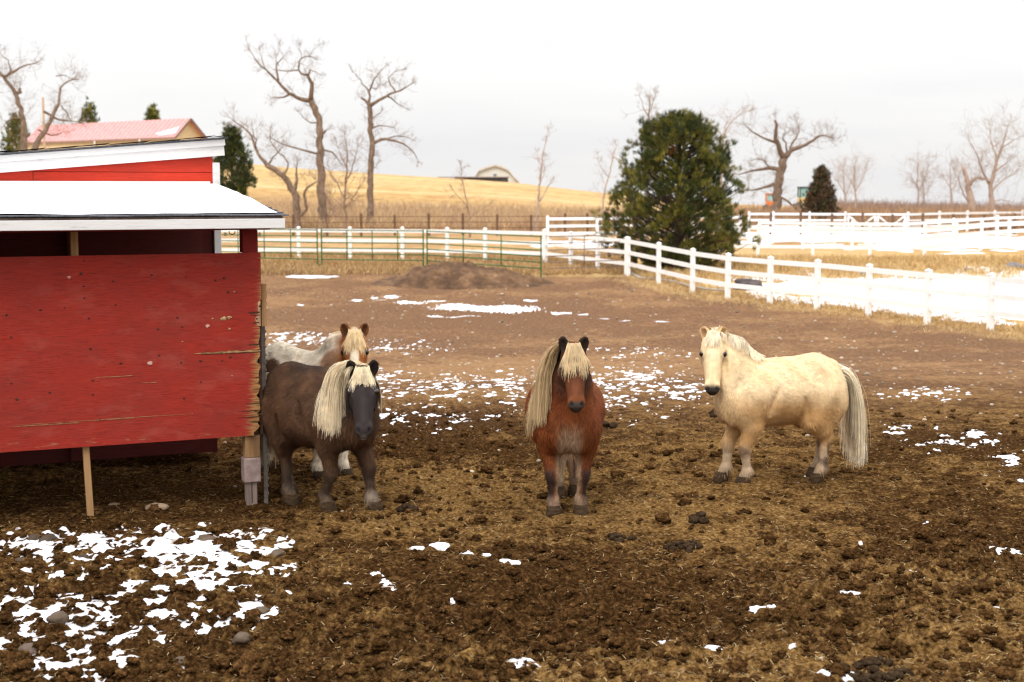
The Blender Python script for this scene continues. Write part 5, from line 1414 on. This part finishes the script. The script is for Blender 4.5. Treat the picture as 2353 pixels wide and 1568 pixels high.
    chest = sstep(.3, .4, R_[:, 0]) * sstep(.8, .6, R_[:, 2]) * (1 - hd); flow = flow * (1 - chest)[:, None] + np.array([.1, 0, -1.]) * chest[:, None]
    cl_ = np.stack([fbm(R_[:, 0] * 11 + R_[:, 1] * 7, R_[:, 2] * 11 + 9 * k, 5 + k, 2) - .5 for k in range(3)], 1)
    flow = flow / np.linalg.norm(flow, axis=1)[:, None] + cl_ * 1.7 + r.normal(0, .14, (fur, 3))
    flow -= nv * (flow * nv).sum(1)[:, None]; flow /= np.linalg.norm(flow, axis=1)[:, None] + 1e-9
    ln = fur_len * (1 - .72 * hd) * (1 + .5 * chest + .5 * sstep(.5, .4, R_[:, 2]) * (1 - legm) + .35 * low * (R_[:, 2] > .05)) * r.uniform(.6, 1.3, fur)
    ln *= (1 - .8 * inn['muzzle']) * (1 - .35 * inn['ear']) * (R_[:, 2] > .03)
    jaw = hd * sstep(-.09, -.13, inn['b']); ln *= 1 + 1.8 * jaw
    dd = flow + nv * .32
    dd /= np.linalg.norm(dd, axis=1)[:, None]
    tip = dd + nv * -.1 + np.array([0, 0, -.22]); tip /= np.linalg.norm(tip, axis=1)[:, None]
    Pm = R_ + dd * ln[:, None] * .5; Pt = Pm + tip * ln[:, None] * .5
    S = np.cross(dd, nv); S /= np.linalg.norm(S, axis=1)[:, None] + 1e-9
    fv, fq = ribbons(np.stack([R_ - nv * .002, Pm, Pt], 1), np.array([.0034, .0026, .0006]), np.repeat(S[:, None], 3, 1))
    shade = np.clip(1 + (cl_[:, :1] * 1.1 * fvar) + r.normal(0, .15 * fvar, (fur, 1)), .5, 1.55)
    fc = np.repeat(Cn * shade, 6, 0)
    body = raw_mesh('body', np.concatenate([V, fv]), quad=np.concatenate([Q, fq + len(V)]), C=np.concatenate([C, fc]), mats=M['coat'], parent=t)
    # eyes
    for s in (-1, 1):
        b = MB(); b.add(I2[0] * .0225 * S_ + h(.163, -.026, s * .0785), I2[1]); b.build('eye', M['eye'], t, smooth=True)
    # hooves
    for kind, kn, ft, hf in legs:
        b = MB(); n_ = 16; pr = [(.041, .062), (.05, .03), (.054, 0.0), (.05, -.012)]
        Vh = [(hf[0] + .004 + (.012 if z < .02 else 0) + rr_ * math.cos(q) * 1.08, hf[1] + rr_ * math.sin(q), hf[2] - .035 + z) for rr_, z in pr for q in np.arange(n_) * 2 * math.pi / n_]
        b.add(Vh, [(i*n_+j, (i+1)*n_+j, (i+1)*n_+(j+1)%n_, i*n_+(j+1)%n_) for i in range(3) for j in range(n_)] + [tuple(range(n_))])
        b.build('hoof', M['hoof'], t, smooth=True)
    # mane along the crest
    def crest(s_):
        A = cr0[None] * ((1 - s_) ** 2)[:, None] + 2 * (crm * 1.0)[None] * (s_ * (1 - s_))[:, None] + cr1[None] * (s_ ** 2)[:, None]
        A = A.copy()
        dirs = np.tile(up, (len(s_), 1))
        for _ in range(40):
            v = fd.val(A); m = v < .0
            if not m.any(): break
            A[m] += dirs[m] * .006
        return A
    s_ = r.uniform(mane_from, .95, mane_n); A = crest(s_)
    tan = unit(cr1 - cr0); lt = unit(np.cross(up, tan))                # points to the pony's left
    side = np.where(r.uniform(0, 1, mane_n) < both, -mane_side, mane_side)
    A = A + lt * (r.normal(0, .016, mane_n) + side * .012)[:, None] - up * .004
    lk = .72 + .56 * fbm(s_ * 16, s_ * 0, seed + 1, 2)
    hL = lk * mane_len * (.62 + .38 * np.sin(np.pi * np.clip(s_ * .8 + .12, 0, 1))) * (.5 + .65 * r.uniform(0, 1, mane_n) ** .6) * np.where(side == mane_side, 1, opp_len)
    d0 = up * .5 + lt * (side * .9)[:, None] + r.normal(0, .12, (mane_n, 3)); d0 /= np.linalg.norm(d0, axis=1)[:, None]
    ml = grow_hair(fd, A, d0, hL, r, 12, .55, .012 , .0042, .08)
    lock = fbm(s_ * 22, side * 1.0, seed + 3, 3) - .5
    mc = np.array(mane_col) * np.clip(1 + lock[:, None] * .6 + r.normal(0, .08, (mane_n, 1)), .5, 1.4)
    if mane_n: hair_obj('mane', [(ml, mc)], t, M['mane'])
    fl, fn = forelock
    rt = h(.0, .0)[None] + lat * (r.uniform(-1, 1, fn) * .042)[:, None] * sc + u * r.uniform(-.01, .05, fn)[:, None] - nrm * .02
    for _ in range(30):
        v = fd.val(rt); m = v < 0
        if not m.any(): break
        rt[m] += nrm * .005
    cc = ((rt - K) @ lat)
    d0 = u * .75 + nrm * .3 + lat * (cc * fl_spread)[:, None] + r.normal(0, .1, (fn, 3)); d0 /= np.linalg.norm(d0, axis=1)[:, None]
    ml = grow_hair(fd, rt, d0, fl * (.45 + .6 * r.uniform(0, 1, fn) ** .7) * (.75 + .6 * fbm(cc * 75, cc * 0, seed, 2)), r, 9, .22, .008, .0038, .09)
    lock = fbm(cc * 160, cc * 0, seed + 5, 3) - .5
    mc = np.array(mane_col) * np.clip(1.03 + lock[:, None] * .6 + r.normal(0, .1, (fn, 1)), .5, 1.4)
    hair_obj('forelock', [(ml, mc)], t, M['mane'])
    # tail
    nt2 = tail_n; a_ = r.uniform(0, 1, nt2)
    rt = np.array([-.47, sy, rump - .11]) * (1 - a_)[:, None] + (dock + [-.01, 0, -.04]) * a_[:, None] + r.normal(0, .016, (nt2, 3))
    d0 = np.array([-.45, tail_side, .05]) + r.normal(0, .15 * tail_vol, (nt2, 3)) * [1, 1.3, .5]; d0 /= np.linalg.norm(d0, axis=1)[:, None]
    ml = grow_hair(fd, rt, d0, tail_len * (.5 + .58 * r.uniform(0, 1, nt2) ** .6), r, 14, .5, .012, .0055, .045, 1.0)
    lock = fbm(ml[0][:, 6, 1] * 60, ml[0][:, 6, 0] * 60, seed + 7, 3) - .5
    mc = np.array(tail_col or mane_col) * np.clip(1 + lock[:, None] * .7 + r.normal(0, .1, (nt2, 1)), .5, 1.4)
    hair_obj('tail', [(ml, mc)], t, M['mane'])
    return t

def mixc(c, k, d):
    k = np.clip(k, 0, 1)[:, None]; return c * (1 - k) + np.array(d) * k
def nz3(P, s, sd=0): return (fbm(P[:, 0] * s + P[:, 1] * s * .6, P[:, 2] * s + P[:, 1] * s * .5, sd, 3) - .5)

def col_cream(P, i):
    c = np.tile([.79, .60, .35], (len(P), 1)); n = nz3(P, 6, 3)
    c = mixc(c, .5 + n * 1.6, (.82, .65, .42))
    c = mixc(c, sstep(.76, .5, P[:, 2]) * (1 - i['head']) * (.9 + n * 1.2), (.50, .29, .12))  # underside darker: shade under the belly put into the coat colour
    c = mixc(c, sstep(.05, .25, nz3(P, 9, 8)) * .22 * (i['head'] < .3), (.5, .29, .11))
    c = mixc(c, i['head'] * .6, (.80, .63, .38)); c = mixc(c, i['head'] * sstep(.035, .075, np.abs(i['c'])) * sstep(.15, .22, i['a']) * .5, (.55, .36, .17)); c = mixc(c, i['head'] * sstep(.2, .3, i['a']) * sstep(.03, .0, np.abs(i['c'])) * .3, (.6, .42, .22))
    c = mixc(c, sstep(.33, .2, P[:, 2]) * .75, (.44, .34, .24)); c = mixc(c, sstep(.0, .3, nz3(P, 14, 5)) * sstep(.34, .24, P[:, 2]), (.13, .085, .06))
    c = mixc(c, i['ear'] * .5, (.6, .36, .15)); c = mixc(c, i['inner'] * .7, (.3, .14, .05))
    c = mixc(c, sstep(.385, .43, i['a']) * i['head'], (.045, .036, .034))
    return mixc(c, sstep(.11, .07, np.hypot((i['a'] - .163) * 1.0, (np.abs(i['c']) - .08) * 1.6) * 1.6) * i['head'] * .35, (.3, .19, .1))  # darker eye rims, with cheek shading put into the colour
def col_chestnut(P, i):
    c = np.tile([.178, .051, .0145], (len(P), 1)); n = nz3(P, 6, 3)
    c = mixc(c, .35 + n * 2, (.15, .036, .011))
    fr = sstep(.30, .40, P[:, 0]); c = mixc(c, sstep(.66, .5, P[:, 2]) * sstep(.11, .03, np.abs(P[:, 1])) * fr * .9, (.40, .27, .17))
    leg = sstep(.50, .36, P[:, 2]); mid = sstep(.06, .02, np.abs(np.abs(P[:, 1]) - .11))
    c = mixc(c, leg * sstep(.10, .06, np.abs(P[:, 1])) * .8, (.45, .32, .2))
    c = mixc(c, sstep(.34, .27, P[:, 2]) * sstep(.075, .105, np.abs(P[:, 1])), (.045, .026, .02))
    c = mixc(c, sstep(.15, .08, P[:, 2]) * .6, (.30, .2, .14))
    f = i['head']; c = mixc(c, f * sstep(.33, .19, i['a']) * .95, (.055, .024, .014)); c = mixc(c, f * sstep(.2, .3, i['a']) * sstep(.43, .36, i['a']) * .8, (.125, .043, .018))
    c = mixc(c, f * sstep(.012, .05, np.abs(i['c'])) * sstep(-.03, -.07, i['b']) * sstep(.38, .3, i['a']) * .7, (.05, .02, .012))
    c = mixc(c, i['ear'], (.025, .014, .01)); c = mixc(c, sstep(.40, .425, i['a']) * f, (.06, .045, .035))
    return mixc(c, sstep(.455, .47, i['a']) * f * .5, (.3, .22, .15))
def col_dark(P, i):
    c = np.tile([.088, .044, .023], (len(P), 1)); n = nz3(P, 7, 3)
    c = mixc(c, .4 + n * 3, (.05, .025, .014)); c = mixc(c, sstep(.15, .55, n + .35) * sstep(.85, .5, P[:, 2]) * sstep(.5, .6, P[:, 2]) * .6, (.16, .082, .042))
    f = i['head']; c = mixc(c, f, (.030, .023, .022)); c = mixc(c, f * sstep(.25, .15, i['a']) * sstep(.03, .07, np.abs(i['c'])) * .5, (.055, .042, .04))
    c = mixc(c, sstep(.34, .2, P[:, 2]) * .8, (.052, .034, .024)); c = mixc(c, sstep(.16, .06, P[:, 2]) * (P[:, 0] > .25) * (P[:, 1] > 0), (.42, .34, .26)); c = mixc(c, sstep(.16, .06, P[:, 2]) * (P[:, 0] < .25) * .5, (.2, .15, .11))
    c = mixc(c, i['ear'], (.018, .011, .008))
    return mixc(c, sstep(.445, .465, i['a']) * f * .75, (.26, .22, .19))
def col_paint(P, i):
    c = np.tile([.80, .70, .55], (len(P), 1)); n = nz3(P, 5, 13)
    c = mixc(c, sstep(.0, .3, nz3(P, 16, 4)) * .6, (.42, .3, .19))
    d = np.linalg.norm((P - np.array([-.22, -.2, .70])) * [1, .7, 1.1], axis=1); c = mixc(c, sstep(.2, .17, d + n * .12), (.09, .045, .025))
    f = i['head']; c = mixc(c, f, (.34, .115, .03)); bl = sstep(.034, .018, np.abs(i['c']) + n * .03 + .018 * sstep(.2, .1, i['a'])) * sstep(-.08, -.04, i['b'])
    c = mixc(c, f * bl * sstep(.1, .16, i['a']), (.8, .68, .52)); c = mixc(c, f * sstep(.36, .42, i['a']), (.55, .4, .32))
    nk = sstep(.13, .07, np.linalg.norm(P - (P * 0 + np.array([.40, -.12, .9])), axis=1)); c = mixc(c, nk * .8, (.3, .11, .035))
    c = mixc(c, i['ear'], (.2, .07, .022)); return mixc(c, i['inner'] * .8, (.07, .03, .015))

def ground_at(px, py, dz=0):
    p = hit(px, py); return p

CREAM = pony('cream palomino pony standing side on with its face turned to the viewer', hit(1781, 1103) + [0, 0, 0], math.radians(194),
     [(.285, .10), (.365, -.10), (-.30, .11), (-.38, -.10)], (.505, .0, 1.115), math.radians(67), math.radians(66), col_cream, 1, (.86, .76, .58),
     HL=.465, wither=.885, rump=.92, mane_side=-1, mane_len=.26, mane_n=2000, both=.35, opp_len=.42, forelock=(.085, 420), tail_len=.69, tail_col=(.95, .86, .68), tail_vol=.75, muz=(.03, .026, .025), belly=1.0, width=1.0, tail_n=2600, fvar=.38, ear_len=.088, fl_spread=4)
CHEST = pony('chestnut pony with a long flaxen mane facing the viewer head on', hit(1298, 1160), math.radians(-90) + math.radians(2),
     [(.26, .085), (.28, -.095), (-.34, -.02), (-.40, .10)], (.47, .02, 1.15), math.radians(1), math.radians(60), col_chestnut, 2, (.66, .50, .29),
     HL=.45, wither=.93, rump=.92, belly=1.05, width=1.03, mane_side=-1, mane_len=.56, mane_n=3200, forelock=(.19, 650), tail_len=.62, tail_side=.35, tail_col=(.6, .45, .26), ear_len=.1, fl_spread=5, fvar=1.35)
DARK = pony('dark brown pony with a cream mane beside the red panel', hit(739, 1158) + [0, 0, 0], math.radians(-41),
     [(.40, .10), (.16, -.10), (-.46, .10), (-.20, -.11)], (.50, -.075, .985), math.radians(-42), math.radians(55), col_dark, 3, (.78, .66, .46),
     HL=.485, wither=.90, rump=.93, belly=1.12, width=1.08, mane_side=-1, mane_len=.44, mane_n=2900, mane_from=.42, both=.34, opp_len=.85, forelock=(.11, 900), tail_len=.6, ear_len=.1)
PAINT = pony('white and brown patched pony with a blond forelock behind the dark brown pony', hit(706, 1085), math.radians(-42),
     [(.33, .09), (.25, -.10), (-.40, .10), (-.36, -.10)], (.56, 0, 1.13), math.radians(-42), math.radians(64), col_paint, 4, (.80, .62, .36),
     HL=.48, wither=.92, rump=.96, mane_side=1, mane_len=.3, mane_n=1500, forelock=(.15, 800), tail_len=.6, fur=26000, ear_len=.1)
# ------------------------------------------------------------------ light
w = bpy.data.worlds.new('World'); SC.world = w; w.use_nodes = True
N = w.node_tree.nodes; L = w.node_tree.links
bg = N['Background']; bg.inputs['Strength'].default_value = 1.0
SUN_EL, SUN_AZ = math.radians(48), math.radians(205)
sky = N.new('ShaderNodeTexSky'); sky.sky_type = 'NISHITA'; sky.sun_disc = False
sky.sun_elevation = SUN_EL; sky.sun_rotation = SUN_AZ
skm = N.new('ShaderNodeVectorMath'); skm.operation = 'SCALE'; skm.inputs[3].default_value = .08
L.new(sky.outputs[0], skm.inputs[0])
tc = N.new('ShaderNodeTexCoord'); sx = N.new('ShaderNodeSeparateXYZ'); L.new(tc.outputs['Generated'], sx.inputs[0])
def wm(op, a, b=None, c=None):
    x = N.new('ShaderNodeMath'); x.operation = op
    for i, v in enumerate((a, b, c)):
        if v is None: continue
        if isinstance(v, (int, float)): x.inputs[i].default_value = v
        else: L.new(v, x.inputs[i])
    return x.outputs[0]
up = wm('MAXIMUM', sx.outputs[2], 0.0)
grad = wm('MULTIPLY_ADD', wm('POWER', up, 1.2), 1.95, .745)          # an overcast sky brightens towards the zenith
mp = N.new('ShaderNodeMapping'); mp.inputs['Scale'].default_value = (1.2, 1.2, 9); L.new(tc.outputs['Generated'], mp.inputs['Vector'])
nz = N.new('ShaderNodeTexNoise'); nz.inputs['Scale'].default_value = 2.2; nz.inputs['Detail'].default_value = 6; nz.inputs['Roughness'].default_value = .5
L.new(mp.outputs[0], nz.inputs['Vector'])
cl = ramp(N.new('ShaderNodeValToRGB'), [(.3, (.93, .92, .945)), (.5, (1.0, .99, .985)), (.68, (1.05, 1.04, 1.03))])
L.new(nz.outputs['Fac'], cl.inputs[0])
cs = N.new('ShaderNodeVectorMath'); cs.operation = 'SCALE'; L.new(cl.outputs[0], cs.inputs[0]); L.new(grad, cs.inputs[3])
mx = N.new('ShaderNodeMix'); mx.data_type = 'RGBA'; mx.inputs[0].default_value = .94
L.new(skm.outputs[0], mx.inputs[6]); L.new(cs.outputs[0], mx.inputs[7])
L.new(mx.outputs[2], bg.inputs['Color'])

sun = bpy.data.lights.new('sun', 'SUN'); sun.energy = 1.3; sun.angle = math.radians(18); sun.color = (1, .95, .87)
so = bpy.data.objects.new('sun', sun); COL.objects.link(so)
d = Vector((math.sin(SUN_AZ) * math.cos(SUN_EL), math.cos(SUN_AZ) * math.cos(SUN_EL), math.sin(SUN_EL)))
so.rotation_euler = d.to_track_quat('Z', 'Y').to_euler(); so.location = (-5, -8, 12)

# ------------------------------------------------------------------ camera
cam = bpy.data.cameras.new('camera'); cam.sensor_width = 36; cam.lens = F / 2353 * 36
cam.clip_end = 4000; cam.clip_start = .1
cam.dof.use_dof = True; cam.dof.focus_distance = 9.6; cam.dof.aperture_fstop = 3.4; cam.dof.aperture_blades = 0
co = bpy.data.objects.new('camera', cam); COL.objects.link(co)
co.location = (0, 0, CAM_H); co.rotation_euler = (math.pi / 2 - PITCH, 0, 0)
SC.camera = co
SC.view_settings.view_transform = 'Standard'; SC.view_settings.look = 'None'
SC.view_settings.exposure = .3; SC.view_settings.gamma = 1
SC.render.engine = 'CYCLES'
SC.cycles.use_denoising = True
SC.cycles.max_bounces = 6; SC.cycles.diffuse_bounces = 3; SC.cycles.transparent_max_bounces = 4
SC.cycles.filter_width = 1.3
